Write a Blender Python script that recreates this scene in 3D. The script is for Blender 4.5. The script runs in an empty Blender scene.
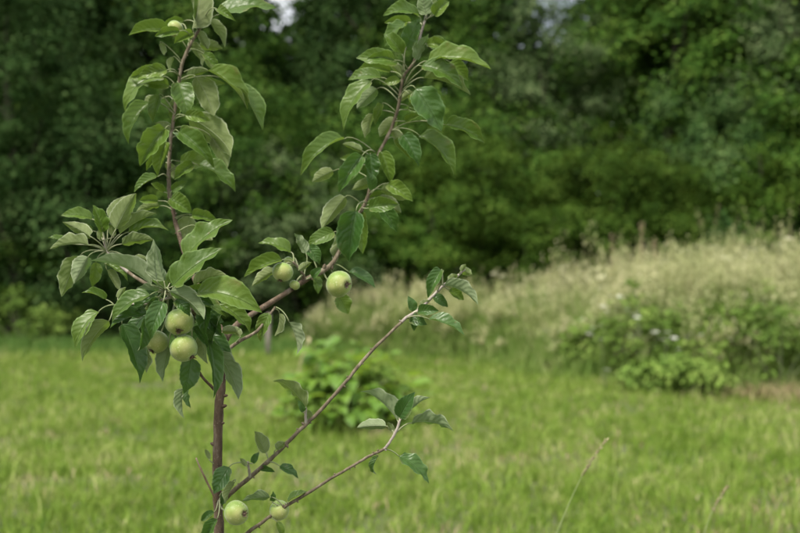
import bpy, bmesh, math, random
import numpy as np
from mathutils import Vector, Matrix, Quaternion

R = math.radians
random.seed(7)
rng = np.random.default_rng(7)
scene = bpy.context.scene
COL = scene.collection

# ------------------------------------------------------------------ camera
CAM_H = 1.4
FPX = 1111.1                       # 50 mm on a 36 mm sensor, in photo pixels (800 wide)
cam_d = bpy.data.cameras.new('camera')
cam = bpy.data.objects.new('camera', cam_d)
COL.objects.link(cam)
cam.location = (0, 0, CAM_H)
cam.rotation_euler = (R(90), 0, 0)
cam_d.lens = 50
cam_d.sensor_width = 36
cam_d.clip_start = 0.05
cam_d.clip_end = 2000
cam_d.dof.use_dof = True
cam_d.dof.focus_distance = 1.62
cam_d.dof.aperture_fstop = 4.3
cam_d.dof.aperture_blades = 7
scene.camera = cam

# ------------------------------------------------------------------ sky, sun
SUN_EL, SUN_AZ = 60, 222           # azimuth clockwise from +Y: behind the camera, to the left
world = bpy.data.worlds.new('World')
scene.world = world
world.use_nodes = True
wn = world.node_tree
wn.nodes.clear()
wo = wn.nodes.new('ShaderNodeOutputWorld')
bg = wn.nodes.new('ShaderNodeBackground')
sky = wn.nodes.new('ShaderNodeTexSky')
sky.sky_type = 'NISHITA'
sky.sun_disc = False
sky.sun_elevation = R(SUN_EL)
sky.sun_rotation = R(SUN_AZ)
sky.dust_density = 4.0
sky.air_density = 0.9
sky.ozone_density = 0.6
bg.inputs['Strength'].default_value = 0.085
# broken bright cloud drifting over the blue, the same all round
wtc = wn.nodes.new('ShaderNodeTexCoord')
wnz = wn.nodes.new('ShaderNodeTexNoise')
wnz.inputs['Scale'].default_value = 2.2
wnz.inputs['Detail'].default_value = 6
wrp = wn.nodes.new('ShaderNodeValToRGB')
wrp.color_ramp.elements[0].position = 0.30
wrp.color_ramp.elements[1].position = 0.50
wmx = wn.nodes.new('ShaderNodeMix')
wmx.data_type = 'RGBA'
wmx.inputs[7].default_value = (7.6, 7.8, 8.0, 1)
wn.links.new(wtc.outputs['Generated'], wnz.inputs['Vector'])
wn.links.new(wnz.outputs['Fac'], wrp.inputs[0])
wn.links.new(wrp.outputs[0], wmx.inputs[0])
wn.links.new(sky.outputs[0], wmx.inputs[6])
wn.links.new(wmx.outputs[2], bg.inputs[0])
wn.links.new(bg.outputs[0], wo.inputs[0])

sun_d = bpy.data.lights.new('sun', 'SUN')
sun_d.energy = 3.0
sun_d.angle = R(16)
sun_d.color = (1.0, 0.94, 0.82)
sun = bpy.data.objects.new('sun', sun_d)
COL.objects.link(sun)
az, el = R(SUN_AZ), R(SUN_EL)
sdir = Vector((math.sin(az) * math.cos(el), math.cos(az) * math.cos(el), math.sin(el)))
sun.rotation_euler = sdir.to_track_quat('Z', 'Y').to_euler()

vs = scene.view_settings
vs.view_transform = 'Standard'
vs.look = 'None'
vs.exposure = 1.08
vs.gamma = 1.0
vs.use_curve_mapping = False
scene.render.engine = 'CYCLES'
scene.cycles.max_bounces = 6
scene.cycles.diffuse_bounces = 3
scene.cycles.glossy_bounces = 2
scene.cycles.transmission_bounces = 3

# ------------------------------------------------------------------ helpers
def P(px, py, d):
    """a point measured in the photo, set at its own distance d"""
    return Vector(((px - 400) / FPX * d, d, CAM_H + (266.5 - py) / FPX * d))

def ground_z(x, y):
    def sm(t):
        t = np.clip(t, 0, 1)
        return t * t * (3 - 2 * t)
    return (0.22 * sm((x - 1.2) / 4.0) * sm((y - 11.5) / 6.0)
            + 0.03 * np.sin(x * 0.9 + 1.0) * np.sin(y * 0.7) + 0.015 * np.sin(x * 2.3) * np.sin(y * 1.9 + 0.5))

def gz(x, y):
    return float(ground_z(np.float64(x), np.float64(y)))

def tag(o, label=None, cat=None, group=None, kind=None):
    if label: o['label'] = label
    if cat: o['category'] = cat
    if group: o['group'] = group
    if kind: o['kind'] = kind
    return o

def empty(name, loc=(0, 0, 0), rz=0.0):
    o = bpy.data.objects.new(name, None)
    o.empty_display_size = 0.2
    o.location = loc
    o.rotation_euler = (0, 0, rz)
    COL.objects.link(o)
    return o

def link(name, me, parent=None):
    o = bpy.data.objects.new(name, me)
    COL.objects.link(o)
    if parent is not None:
        o.parent = parent
    return o

def np_mesh(name, verts, loops, starts, mats, matidx=None, uvs=None, smooth=False):
    """verts Nx3, loops flat vertex ids, starts = first loop of each polygon"""
    me = bpy.data.meshes.new(name)
    me.vertices.add(len(verts))
    me.vertices.foreach_set('co', np.asarray(verts, np.float32).ravel())
    me.loops.add(len(loops))
    me.loops.foreach_set('vertex_index', np.asarray(loops, np.int32))
    me.polygons.add(len(starts))
    me.polygons.foreach_set('loop_start', np.asarray(starts, np.int32))
    for m in mats:
        me.materials.append(m)
    if matidx is not None:
        me.polygons.foreach_set('material_index', np.asarray(matidx, np.int32))
    if smooth:
        me.polygons.foreach_set('use_smooth', np.ones(len(starts), bool))
    me.update(calc_edges=True)
    if uvs is not None:
        ul = me.uv_layers.new(name='uv')
        ul.data.foreach_set('uv', np.asarray(uvs, np.float32).ravel())
    me.validate()
    return me

def catmull(pts, n=5):
    """pts: list of (Vector, radius) -> denser list"""
    out = []
    for i in range(len(pts) - 1):
        p0 = pts[max(i - 1, 0)]; p1 = pts[i]; p2 = pts[i + 1]; p3 = pts[min(i + 2, len(pts) - 1)]
        for k in range(n):
            t = k / n
            a = 0.5 * (2 * p1[0] + (p2[0] - p0[0]) * t + (2 * p0[0] - 5 * p1[0] + 4 * p2[0] - p3[0]) * t * t
                       + (3 * p1[0] - p0[0] - 3 * p2[0] + p3[0]) * t ** 3)
            out.append((a, p1[1] + (p2[1] - p1[1]) * t))
    out.append(pts[-1])
    return out

class MB:
    """collects tubes and faces for one mesh"""
    def __init__(s):
        s.v = []; s.f = []; s.m = []; s.uv = []
    def tube(s, pts, sides=8, mat=0, jitter=0.0, cap=True, matfn=None):
        n = len(pts)
        rings = []
        up = None
        for i, (p, r) in enumerate(pts):
            a = pts[min(i + 1, n - 1)][0] - pts[max(i - 1, 0)][0]
            a = a.normalized() if a.length > 1e-9 else Vector((0, 0, 1))
            if up is None:
                up = a.orthogonal().normalized()
            up = (up - a * up.dot(a))
            up = up.normalized() if up.length > 1e-6 else a.orthogonal().normalized()
            sd = a.cross(up)
            ring = []
            for k in range(sides):
                th = 2 * math.pi * k / sides
                rr = r * (1 + jitter * (random.random() - 0.5))
                ring.append(len(s.v))
                s.v.append(p + (up * math.cos(th) + sd * math.sin(th)) * rr)
            rings.append(ring)
        for i in range(n - 1):
            m = matfn(i / (n - 1)) if matfn else mat
            for k in range(sides):
                k2 = (k + 1) % sides
                s.face([rings[i][k], rings[i][k2], rings[i + 1][k2], rings[i + 1][k]], m,
                       [(k / sides, i), ((k + 1) / sides, i), ((k + 1) / sides, i + 1), (k / sides, i + 1)])
        if cap:
            m = matfn(1) if matfn else mat
            s.face(list(rings[-1]), m, [(0, 0)] * sides)
            m = matfn(0) if matfn else mat
            s.face(list(reversed(rings[0])), m, [(0, 0)] * sides)
    def face(s, ids, m=0, uv=None):
        s.f.append(ids); s.m.append(m); s.uv += (uv if uv else [(0, 0)] * len(ids))
    def mesh(s, name, mats, origin=None, smooth=True):
        o = origin if origin is not None else Vector((0, 0, 0))
        v = [p - o for p in s.v]
        loops = []; starts = []
        for f in s.f:
            starts.append(len(loops)); loops += f
        return np_mesh(name, np.array([tuple(p) for p in v]), loops, starts, mats, s.m, s.uv, smooth)
    def build(s, name, mats, parent=None, origin=None, smooth=True):
        o = link(name, s.mesh(name, mats, origin, smooth), parent)
        if origin is not None:
            o.location = origin - (parent.matrix_basis.translation if parent is not None and parent.parent is None else Vector((0, 0, 0)))
        return o

# ------------------------------------------------------------------ materials
def new_mat(name):
    m = bpy.data.materials.new(name)
    m.use_nodes = True
    nt = m.node_tree
    nt.nodes.clear()
    out = nt.nodes.new('ShaderNodeOutputMaterial')
    return m, nt, out

def N(nt, t, **kw):
    n = nt.nodes.new(t)
    for k, v in kw.items():
        setattr(n, k, v)
    return n

def setin(n, **kw):
    for k, v in kw.items():
        n.inputs[k.replace('_', ' ')].default_value = v

def math_n(nt, op, a, b=None, c=None):
    n = N(nt, 'ShaderNodeMath', operation=op)
    for i, x in enumerate((a, b, c)):
        if x is None: continue
        if isinstance(x, (int, float)): n.inputs[i].default_value = x
        else: nt.links.new(x, n.inputs[i])
    return n.outputs[0]

def mixc(nt, f, a, b, blend='MIX'):
    n = N(nt, 'ShaderNodeMix', data_type='RGBA', blend_type=blend)
    for s_, x in ((n.inputs[0], f), (n.inputs[6], a), (n.inputs[7], b)):
        if isinstance(x, (int, float)): s_.default_value = x
        elif isinstance(x, tuple): s_.default_value = x if len(x) == 4 else (*x, 1)
        else: nt.links.new(x, s_)
    return n.outputs[2]

def ramp(nt, f, stops, interp='LINEAR'):
    n = N(nt, 'ShaderNodeValToRGB')
    n.color_ramp.interpolation = interp
    el_ = n.color_ramp.elements
    while len(el_) < len(stops): el_.new(0.5)
    for e, (p, c) in zip(el_, stops):
        e.position = p; e.color = c if len(c) == 4 else (*c, 1)
    nt.links.new(f, n.inputs[0])
    return n.outputs[0]

def noise(nt, scale, detail=3, coord='Object', rough=0.5, dist=0.0):
    tc = N(nt, 'ShaderNodeTexCoord')
    n = N(nt, 'ShaderNodeTexNoise')
    n.inputs['Scale'].default_value = scale
    n.inputs['Detail'].default_value = detail
    n.inputs['Roughness'].default_value = rough
    n.inputs['Distortion'].default_value = dist
    nt.links.new(tc.outputs[coord], n.inputs['Vector'])
    return n.outputs['Fac']

def leaf_material(name, top, top2, under, under2, trans, vein, rough=0.36, tfac=0.2):
    """two-sided broad leaf: glossy green above, pale and downy below, veins along the uv"""
    m, nt, out = new_mat(name)
    uv = N(nt, 'ShaderNodeUVMap', uv_map='uv')
    sp = N(nt, 'ShaderNodeSeparateXYZ')
    nt.links.new(uv.outputs[0], sp.inputs[0])
    au = math_n(nt, 'ABSOLUTE', math_n(nt, 'MULTIPLY', math_n(nt, 'SUBTRACT', sp.outputs[0], 0.5), 2.0))
    v = sp.outputs[1]
    wob = math_n(nt, 'MULTIPLY', noise(nt, 38, 2), 2.2)
    ph = math_n(nt, 'FRACT', math_n(nt, 'ADD', wob, math_n(nt, 'SUBTRACT', math_n(nt, 'MULTIPLY', v, 7.0), math_n(nt, 'MULTIPLY', math_n(nt, 'POWER', au, 1.3), 1.7))))
    tri = math_n(nt, 'ABSOLUTE', math_n(nt, 'SUBTRACT', ph, 0.5))        # 0 between veins .. 0.5 on vein
    lat = math_n(nt, 'SMOOTH_MAX', math_n(nt, 'MULTIPLY', math_n(nt, 'SUBTRACT', tri, 0.40), 10.0), 0.0, 0.02)
    mid = math_n(nt, 'MAXIMUM', math_n(nt, 'SUBTRACT', 1.0, math_n(nt, 'MULTIPLY', au, 16.0)), 0.0)
    vm = math_n(nt, 'MINIMUM', math_n(nt, 'MAXIMUM', mid, math_n(nt, 'MULTIPLY', lat, 0.22)), 1.0)
    oi = N(nt, 'ShaderNodeObjectInfo')
    nz = noise(nt, 45, 4)
    nz2 = noise(nt, 160, 2)
    f1 = math_n(nt, 'ADD', math_n(nt, 'MULTIPLY', oi.outputs['Random'], 0.65), math_n(nt, 'MULTIPLY', math_n(nt, 'SUBTRACT', nz, 0.3), 0.7))
    ctop = mixc(nt, f1, top, top2)
    ctop = mixc(nt, math_n(nt, 'MULTIPLY', vm, 0.55), ctop, vein)
    cun = mixc(nt, f1, under, under2)
    cun = mixc(nt, math_n(nt, 'MULTIPLY', vm, 0.5), cun, (0.42, 0.46, 0.30))
    # a few rusty freckles
    spot = ramp(nt, nz2, [(0.70, (0, 0, 0)), (0.78, (1, 1, 1))])
    ctop = mixc(nt, math_n(nt, 'MULTIPLY', spot, 0.55), ctop, (0.16, 0.10, 0.04))
    brn = math_n(nt, 'MULTIPLY', ramp(nt, noise(nt, 26, 3), [(0.58, (0, 0, 0)), (0.66, (1, 1, 1))]), math_n(nt, 'POWER', au, 4.0))
    ctop = mixc(nt, math_n(nt, 'MULTIPLY', brn, 0.75), ctop, (0.15, 0.095, 0.04))
    rim = math_n(nt, 'MULTIPLY', math_n(nt, 'MAXIMUM', math_n(nt, 'SUBTRACT', au, 0.88), 0.0), 6.0)
    ctop = mixc(nt, rim, ctop, vein)
    cun = mixc(nt, rim, cun, (0.42, 0.46, 0.32))
    geo = N(nt, 'ShaderNodeNewGeometry')
    col = mixc(nt, geo.outputs['Backfacing'], ctop, cun)
    pb = N(nt, 'ShaderNodeBsdfPrincipled')
    nt.links.new(col, pb.inputs['Base Color'])
    rgh = math_n(nt, 'ADD', rough, math_n(nt, 'MULTIPLY', geo.outputs['Backfacing'], 0.35))
    rgh = math_n(nt, 'ADD', rgh, math_n(nt, 'MULTIPLY', nz, 0.12))
    nt.links.new(rgh, pb.inputs['Roughness'])
    pb.inputs['Specular IOR Level'].default_value = 0.36
    bmp = N(nt, 'ShaderNodeBump')
    bmp.inputs['Strength'].default_value = 0.75
    bmp.inputs['Distance'].default_value = 0.0016
    hgt = math_n(nt, 'ADD', math_n(nt, 'MULTIPLY', math_n(nt, 'SUBTRACT', 0.5, tri), 0.65), math_n(nt, 'MULTIPLY', nz, 1.6))
    hgt = math_n(nt, 'SUBTRACT', hgt, math_n(nt, 'MULTIPLY', mid, 1.2))
    nt.links.new(hgt, bmp.inputs['Height'])
    nt.links.new(bmp.outputs[0], pb.inputs['Normal'])
    tr = N(nt, 'ShaderNodeBsdfTranslucent')
    tr.inputs['Color'].default_value = (*trans, 1)
    mx = N(nt, 'ShaderNodeMixShader')
    mx.inputs[0].default_value = tfac
    nt.links.new(pb.outputs[0], mx.inputs[1]); nt.links.new(tr.outputs[0], mx.inputs[2])
    nt.links.new(mx.outputs[0], out.inputs[0])
    return m

def foliage_material(name, c1, c2, c3, trans, tfac=0.13, rough=0.6, patch=1.7):
    """distant leaves: every leaf its own tint, slow drift of hue through the crown"""
    m, nt, out = new_mat(name)
    geo = N(nt, 'ShaderNodeNewGeometry')
    nz = noise(nt, patch, 2)
    oi = N(nt, 'ShaderNodeObjectInfo')
    f = math_n(nt, 'ADD', math_n(nt, 'MULTIPLY', geo.outputs['Random Per Island'], 0.55), math_n(nt, 'MULTIPLY', math_n(nt, 'SUBTRACT', nz, 0.34), 1.35))
    col = ramp(nt, f, [(0.0, c1), (0.5, c2), (1.0, c3)])
    hs = N(nt, 'ShaderNodeHueSaturation')
    nt.links.new(col, hs.inputs['Color'])
    nt.links.new(math_n(nt, 'ADD', 0.85, math_n(nt, 'MULTIPLY', oi.outputs['Random'], 0.3)), hs.inputs['Value'])
    pb = N(nt, 'ShaderNodeBsdfPrincipled')
    nt.links.new(hs.outputs[0], pb.inputs['Base Color'])
    pb.inputs['Roughness'].default_value = rough
    pb.inputs['Specular IOR Level'].default_value = 0.05
    tr = N(nt, 'ShaderNodeBsdfTranslucent')
    tr.inputs['Color'].default_value = (*trans, 1)
    mx = N(nt, 'ShaderNodeMixShader')
    mx.inputs[0].default_value = tfac
    nt.links.new(pb.outputs[0], mx.inputs[1]); nt.links.new(tr.outputs[0], mx.inputs[2])
    nt.links.new(mx.outputs[0], out.inputs[0])
    return m

def bark_material(name, c1, c2, c3, scale=60, bump=0.6, rough=0.75, stretch=0.35):
    m, nt, out = new_mat(name)
    tc = N(nt, 'ShaderNodeTexCoord')
    mp = N(nt, 'ShaderNodeMapping')
    mp.inputs['Scale'].default_value = (1, 1, stretch)
    nt.links.new(tc.outputs['Object'], mp.inputs[0])
    n1 = N(nt, 'ShaderNodeTexNoise'); n1.inputs['Scale'].default_value = scale; n1.inputs['Detail'].default_value = 5; n1.inputs['Roughness'].default_value = 0.65
    n2 = N(nt, 'ShaderNodeTexNoise'); n2.inputs['Scale'].default_value = scale * 6; n2.inputs['Detail'].default_value = 2
    nt.links.new(mp.outputs[0], n1.inputs[0]); nt.links.new(tc.outputs['Object'], n2.inputs[0])
    col = ramp(nt, n1.outputs['Fac'], [(0.3, c1), (0.52, c2), (0.72, c3)])
    lent = ramp(nt, n2.outputs['Fac'], [(0.66, (0, 0, 0)), (0.72, (1, 1, 1))])
    col = mixc(nt, math_n(nt, 'MULTIPLY', lent, 0.5), col, (0.33, 0.27, 0.21))
    pb = N(nt, 'ShaderNodeBsdfPrincipled')
    nt.links.new(col, pb.inputs['Base Color'])
    pb.inputs['Roughness'].default_value = rough
    pb.inputs['Specular IOR Level'].default_value = 0.15
    b = N(nt, 'ShaderNodeBump'); b.inputs['Strength'].default_value = bump; b.inputs['Distance'].default_value = 0.002
    nt.links.new(math_n(nt, 'ADD', n1.outputs['Fac'], math_n(nt, 'MULTIPLY', n2.outputs['Fac'], 0.4)), b.inputs['Height'])
    nt.links.new(b.outputs[0], pb.inputs['Normal'])
    nt.links.new(pb.outputs[0], out.inputs[0])
    return m

def apple_material():
    m, nt, out = new_mat('apple_skin')
    n1 = noise(nt, 28, 3); n2 = noise(nt, 420, 1); n3 = noise(nt, 14, 2)
    oi = N(nt, 'ShaderNodeObjectInfo')
    col = ramp(nt, n1, [(0.32, (0.10, 0.175, 0.024)), (0.52, (0.185, 0.265, 0.05)), (0.70, (0.30, 0.345, 0.11))])
    blush = math_n(nt, 'MULTIPLY', ramp(nt, n3, [(0.5, (0, 0, 0)), (0.75, (1, 1, 1))]), 0.22)
    col = mixc(nt, blush, col, (0.50, 0.30, 0.16))
    dots = ramp(nt, n2, [(0.66, (0, 0, 0)), (0.72, (1, 1, 1))])
    col = mixc(nt, math_n(nt, 'MULTIPLY', dots, 0.45), col, (0.55, 0.58, 0.35))
    scab = ramp(nt, noise(nt, 75, 4, rough=0.7), [(0.66, (0, 0, 0)), (0.71, (1, 1, 1))])
    col = mixc(nt, math_n(nt, 'MULTIPLY', scab, 0.6), col, (0.20, 0.15, 0.07))
    pb = N(nt, 'ShaderNodeBsdfPrincipled')
    nt.links.new(col, pb.inputs['Base Color'])
    pb.inputs['Roughness'].default_value = 0.48
    pb.inputs['Specular IOR Level'].default_value = 0.38
    pb.inputs['Sheen Weight'].default_value = 0.25
    pb.inputs['Subsurface Weight'].default_value = 0.12
    pb.inputs['Subsurface Radius'].default_value = (0.006, 0.008, 0.002)
    nt.links.new(pb.outputs[0], out.inputs[0])
    return m

def simple_mat(name, c1, c2, scale=30, rough=0.7, trans=None, tfac=0.25, coord='Object'):
    m, nt, out = new_mat(name)
    col = ramp(nt, noise(nt, scale, 3, coord), [(0.35, c1), (0.65, c2)])
    pb = N(nt, 'ShaderNodeBsdfPrincipled')
    nt.links.new(col, pb.inputs['Base Color'])
    pb.inputs['Roughness'].default_value = rough
    pb.inputs['Specular IOR Level'].default_value = 0.3
    if trans:
        tr = N(nt, 'ShaderNodeBsdfTranslucent'); tr.inputs['Color'].default_value = (*trans, 1)
        mx = N(nt, 'ShaderNodeMixShader'); mx.inputs[0].default_value = tfac
        nt.links.new(pb.outputs[0], mx.inputs[1]); nt.links.new(tr.outputs[0], mx.inputs[2])
        nt.links.new(mx.outputs[0], out.inputs[0])
    else:
        nt.links.new(pb.outputs[0], out.inputs[0])
    return m

def grass_material(name, stops, trans, tfac=0.3, patch=0.35, tuft=4.0):
    """blades: tint by blade and by slow patches of drier and lusher turf"""
    m, nt, out = new_mat(name)
    geo = N(nt, 'ShaderNodeNewGeometry')
    nz = noise(nt, patch, 3); nz2 = noise(nt, patch * 5, 2); nz3 = noise(nt, tuft, 1)
    f = math_n(nt, 'ADD', math_n(nt, 'ADD', math_n(nt, 'MULTIPLY', geo.outputs['Random Per Island'], 0.35), math_n(nt, 'MULTIPLY', math_n(nt, 'SUBTRACT', nz3, 0.42), 1.3)),
               math_n(nt, 'ADD', math_n(nt, 'MULTIPLY', math_n(nt, 'SUBTRACT', nz, 0.35), 0.8), math_n(nt, 'MULTIPLY', math_n(nt, 'SUBTRACT', nz2, 0.4), 0.6)))
    col = ramp(nt, f, stops)
    pb = N(nt, 'ShaderNodeBsdfPrincipled')
    nt.links.new(col, pb.inputs['Base Color'])
    pb.inputs['Roughness'].default_value = 0.5
    pb.inputs['Specular IOR Level'].default_value = 0.12
    tr = N(nt, 'ShaderNodeBsdfTranslucent')
    nt.links.new(mixc(nt, 0.5, col, (*trans, 1)), tr.inputs['Color'])
    mx = N(nt, 'ShaderNodeMixShader'); mx.inputs[0].default_value = tfac
    nt.links.new(pb.outputs[0], mx.inputs[1]); nt.links.new(tr.outputs[0], mx.inputs[2])
    nt.links.new(mx.outputs[0], out.inputs[0])
    return m

M = {}
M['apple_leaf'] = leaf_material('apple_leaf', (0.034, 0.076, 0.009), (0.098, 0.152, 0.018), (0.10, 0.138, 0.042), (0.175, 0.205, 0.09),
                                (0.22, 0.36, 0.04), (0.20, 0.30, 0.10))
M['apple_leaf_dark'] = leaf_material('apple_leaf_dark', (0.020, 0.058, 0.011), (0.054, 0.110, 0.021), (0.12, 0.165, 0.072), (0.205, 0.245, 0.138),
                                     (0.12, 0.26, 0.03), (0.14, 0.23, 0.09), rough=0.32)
M['petiole'] = simple_mat('petiole', (0.15, 0.19, 0.075), (0.25, 0.26, 0.16), 60, 0.7)
M['bark'] = bark_material('apple_bark', (0.042, 0.029, 0.020), (0.100, 0.071, 0.048), (0.205, 0.168, 0.13), 70, 0.9)
M['twig'] = bark_material('twig_bark', (0.060, 0.048, 0.032), (0.130, 0.104, 0.070), (0.25, 0.215, 0.165), 120, 0.4)
M['shoot'] = bark_material('young_shoot', (0.20, 0.165, 0.15), (0.30, 0.26, 0.23), (0.40, 0.37, 0.32), 160, 0.3)
M['dead_twig'] = bark_material('dead_twig', (0.22, 0.14, 0.10), (0.33, 0.23, 0.17), (0.42, 0.33, 0.26), 120, 0.4)
M['apple'] = apple_material()
M['calyx'] = simple_mat('dry_calyx', (0.05, 0.032, 0.022), (0.17, 0.12, 0.08), 200, 0.9)
M['forest_bark'] = bark_material('forest_bark', (0.035, 0.028, 0.02), (0.07, 0.058, 0.045), (0.13, 0.115, 0.09), 6, 0.8)

# ------------------------------------------------------------------ ground
def make_ground():
    m, nt, out = new_mat('meadow_soil')
    n1 = noise(nt, 0.35, 4); n2 = noise(nt, 9, 5, rough=0.7)
    c = ramp(nt, n1, [(0.3, (0.060, 0.085, 0.022)), (0.55, (0.085, 0.105, 0.030)), (0.75, (0.12, 0.105, 0.05))])
    c = mixc(nt, math_n(nt, 'MULTIPLY', n2, 0.6), c, (0.045, 0.05, 0.02))
    pb = N(nt, 'ShaderNodeBsdfPrincipled'); pb.inputs['Roughness'].default_value = 0.95
    nt.links.new(c, pb.inputs['Base Color'])
    b = N(nt, 'ShaderNodeBump'); b.inputs['Strength'].default_value = 0.6; b.inputs['Distance'].default_value = 0.03
    nt.links.new(n2, b.inputs['Height']); nt.links.new(b.outputs[0], pb.inputs['Normal'])
    nt.links.new(pb.outputs[0], out.inputs[0])
    ax = np.concatenate([[-600, -200, -80, -40], np.linspace(-20, 20, 81), [40, 80, 200, 600]])
    ay = np.concatenate([[-200, -60, -20], np.linspace(-4, 36, 81), [60, 120, 300, 900]])
    X, Y = np.meshgrid(ax, ay)
    Z = ground_z(X, Y)
    V = np.stack([X.ravel(), Y.ravel(), Z.ravel()], 1)
    nx, ny = len(ax), len(ay)
    i = np.arange(nx - 1)[None, :] + nx * np.arange(ny - 1)[:, None]
    q = np.stack([i, i + 1, i + 1 + nx, i + nx], -1).reshape(-1, 4)
    o = link('ground', np_mesh('ground', V, q.ravel(), np.arange(len(q)) * 4, [m], smooth=True))
    tag(o, 'green meadow ground running back to the wood', 'ground', kind='structure')
make_ground()

# ------------------------------------------------------------------ blades (shared by lawn and tall grass)
def blades(x, y, h, w, lean, seedheads=None):
    """one bent three-triangle blade at each x,y; returns verts, loops, starts"""
    n = len(x)
    th = rng.uniform(0, 2 * np.pi, n)              # facing
    la = rng.uniform(0, 2 * np.pi, n)              # lean direction
    z0 = ground_z(x, y) - 0.01
    base = np.stack([x, y, z0], 1)
    side = np.stack([np.cos(th), np.sin(th), np.zeros(n)], 1) * (w[:, None] * 0.5)
    ld = np.stack([np.cos(la), np.sin(la), np.zeros(n)], 1)
    up = np.array([0, 0, 1.0])
    midp = base + up * (h * 0.58)[:, None] + ld * (h * lean * 0.28)[:, None]
    tip = base + up * (h * np.sqrt(np.clip(1 - (lean * 0.8) ** 2, 0.15, 1)))[:, None] + ld * (h * lean)[:, None]
    V = np.stack([base - side, base + side, midp + side * 0.8, midp - side * 0.8, tip], 1).reshape(-1, 3)
    o = (np.arange(n) * 5)[:, None]
    loops = (o + np.array([0, 1, 2, 3, 3, 2, 4])).ravel()
    starts = ((np.arange(n) * 7)[:, None] + np.array([0, 4])).ravel()
    return V, loops, starts

def edge_x(y):
    """left border of the uncut grass, by distance"""
    return np.interp(y, [11.2, 11.8, 12.6, 14, 15.6, 16.8, 17.6, 18.4], [9.0, 3.2, 2.3, 1.75, 1.3, 0.6, -0.9, -2.3])

# uneven turf: a lumpy field that drives height and density
def lump(x, y, s, ph):
    return (np.sin(x * s + ph) * np.sin(y * s * 0.9 + ph * 1.7) + np.sin(x * s * 2.1 + y * s * 1.3 + ph * 2.3) * 0.6
            + np.sin(x * s * 0.6 - y * s * 1.8 + ph) * 0.7) / 2.3

def make_lawn():
    nt_, per = 36000, 9
    y = 2.6 + (20.5 - 2.6) * rng.random(nt_) ** 1.15
    x = rng.uniform(-1, 1, nt_) * (0.40 * y + 1.6)
    bare = lump(x, y, 1.7, 0.4) + 0.45 * lump(x, y, 5.0, 2.0)
    keep = ~((bare > 0.42) & (rng.random(nt_) < 0.65))
    x, y = x[keep], y[keep]
    th_ = rng.uniform(0.55, 1.5, len(x)) * np.where(rng.random(len(x)) < 0.10, 1.5, 1.0)
    x = np.repeat(x, per); y = np.repeat(y, per); th_ = np.repeat(th_, per)
    n = len(x)
    sp_ = 0.018 + 0.0030 * y
    x = x + rng.normal(size=n) * sp_; y = y + rng.normal(size=n) * sp_
    keep = ~((y > 11.2) & (x > edge_x(y) + 0.5))
    x, y, th_ = x[keep], y[keep], th_[keep]; n = len(x)
    h = rng.uniform(0.035, 0.095, n) * (1 + 0.3 * lump(x, y, 2.6, 1.1)) * th_
    h *= 1 + 0.5 * np.clip((y - 16.0) / 2.0, 0, 1)            # left uncut along the foot of the wood
    w = rng.uniform(0.005, 0.011, n) * (0.75 + y / 14)
    # scattered taller single blades
    m = 9000
    y2 = 3 + 17 * rng.random(m) ** 1.2; x2 = rng.uniform(-1, 1, m) * (0.40 * y2 + 1.6)
    k2 = ~((y2 > 11.2) & (x2 > edge_x(y2) + 0.5)); x2, y2 = x2[k2], y2[k2]; m = len(x2)
    x = np.concatenate([x, x2]); y = np.concatenate([y, y2])
    h = np.concatenate([h, rng.uniform(0.12, 0.26, m)]); w = np.concatenate([w, rng.uniform(0.006, 0.012, m)]); n += m
    V, l, s = blades(x, y, h, w, rng.uniform(0.05, 0.8, n))
    mat = grass_material('lawn_grass', [(0.0, (0.070, 0.145, 0.014)), (0.26, (0.138, 0.232, 0.028)), (0.55, (0.235, 0.325, 0.062)), (0.76, (0.36, 0.385, 0.15)), (1.0, (0.48, 0.40, 0.26))], (0.33, 0.41, 0.09), 0.36, tuft=7.0)
    # withered leaves lying in the thin spots
    m = 26000
    y2 = 3.5 + 15 * rng.random(m) ** 1.5; x2 = rng.uniform(-1, 1, m) * (0.40 * y2 + 1.6)
    bb = lump(x2, y2, 1.7, 0.4) + 0.45 * lump(x2, y2, 5.0, 2.0) + 0.25 * np.clip(x2 / 3, -1, 1) + 0.3 * rng.random(m)
    k2 = (bb > 0.5) & ~((y2 > 11.2) & (x2 > edge_x(y2))); x2, y2 = x2[k2], y2[k2]; m = len(x2)
    V2, l2, s2 = blades(x2, y2, rng.uniform(0.03, 0.12, m), rng.uniform(0.006, 0.014, m), rng.uniform(0.4, 0.98, m))
    mi = np.concatenate([np.zeros(len(s)), np.ones(len(s2))])
    V, l, s = np.concatenate([V, V2]), np.concatenate([l, l2 + len(V)]), np.concatenate([s, s2 + len(l)])
    dmat = grass_material('withered_grass', [(0.0, (0.22, 0.15, 0.09)), (0.5, (0.38, 0.29, 0.19)), (1.0, (0.52, 0.45, 0.32))], (0.4, 0.3, 0.2), 0.2)
    o = link('lawn_grass', np_mesh('lawn_grass', V, l, s, [mat, dmat], mi))
    tag(o, 'short yellowish green mown grass covering the clearing', 'grass', kind='stuff')
make_lawn()

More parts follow.
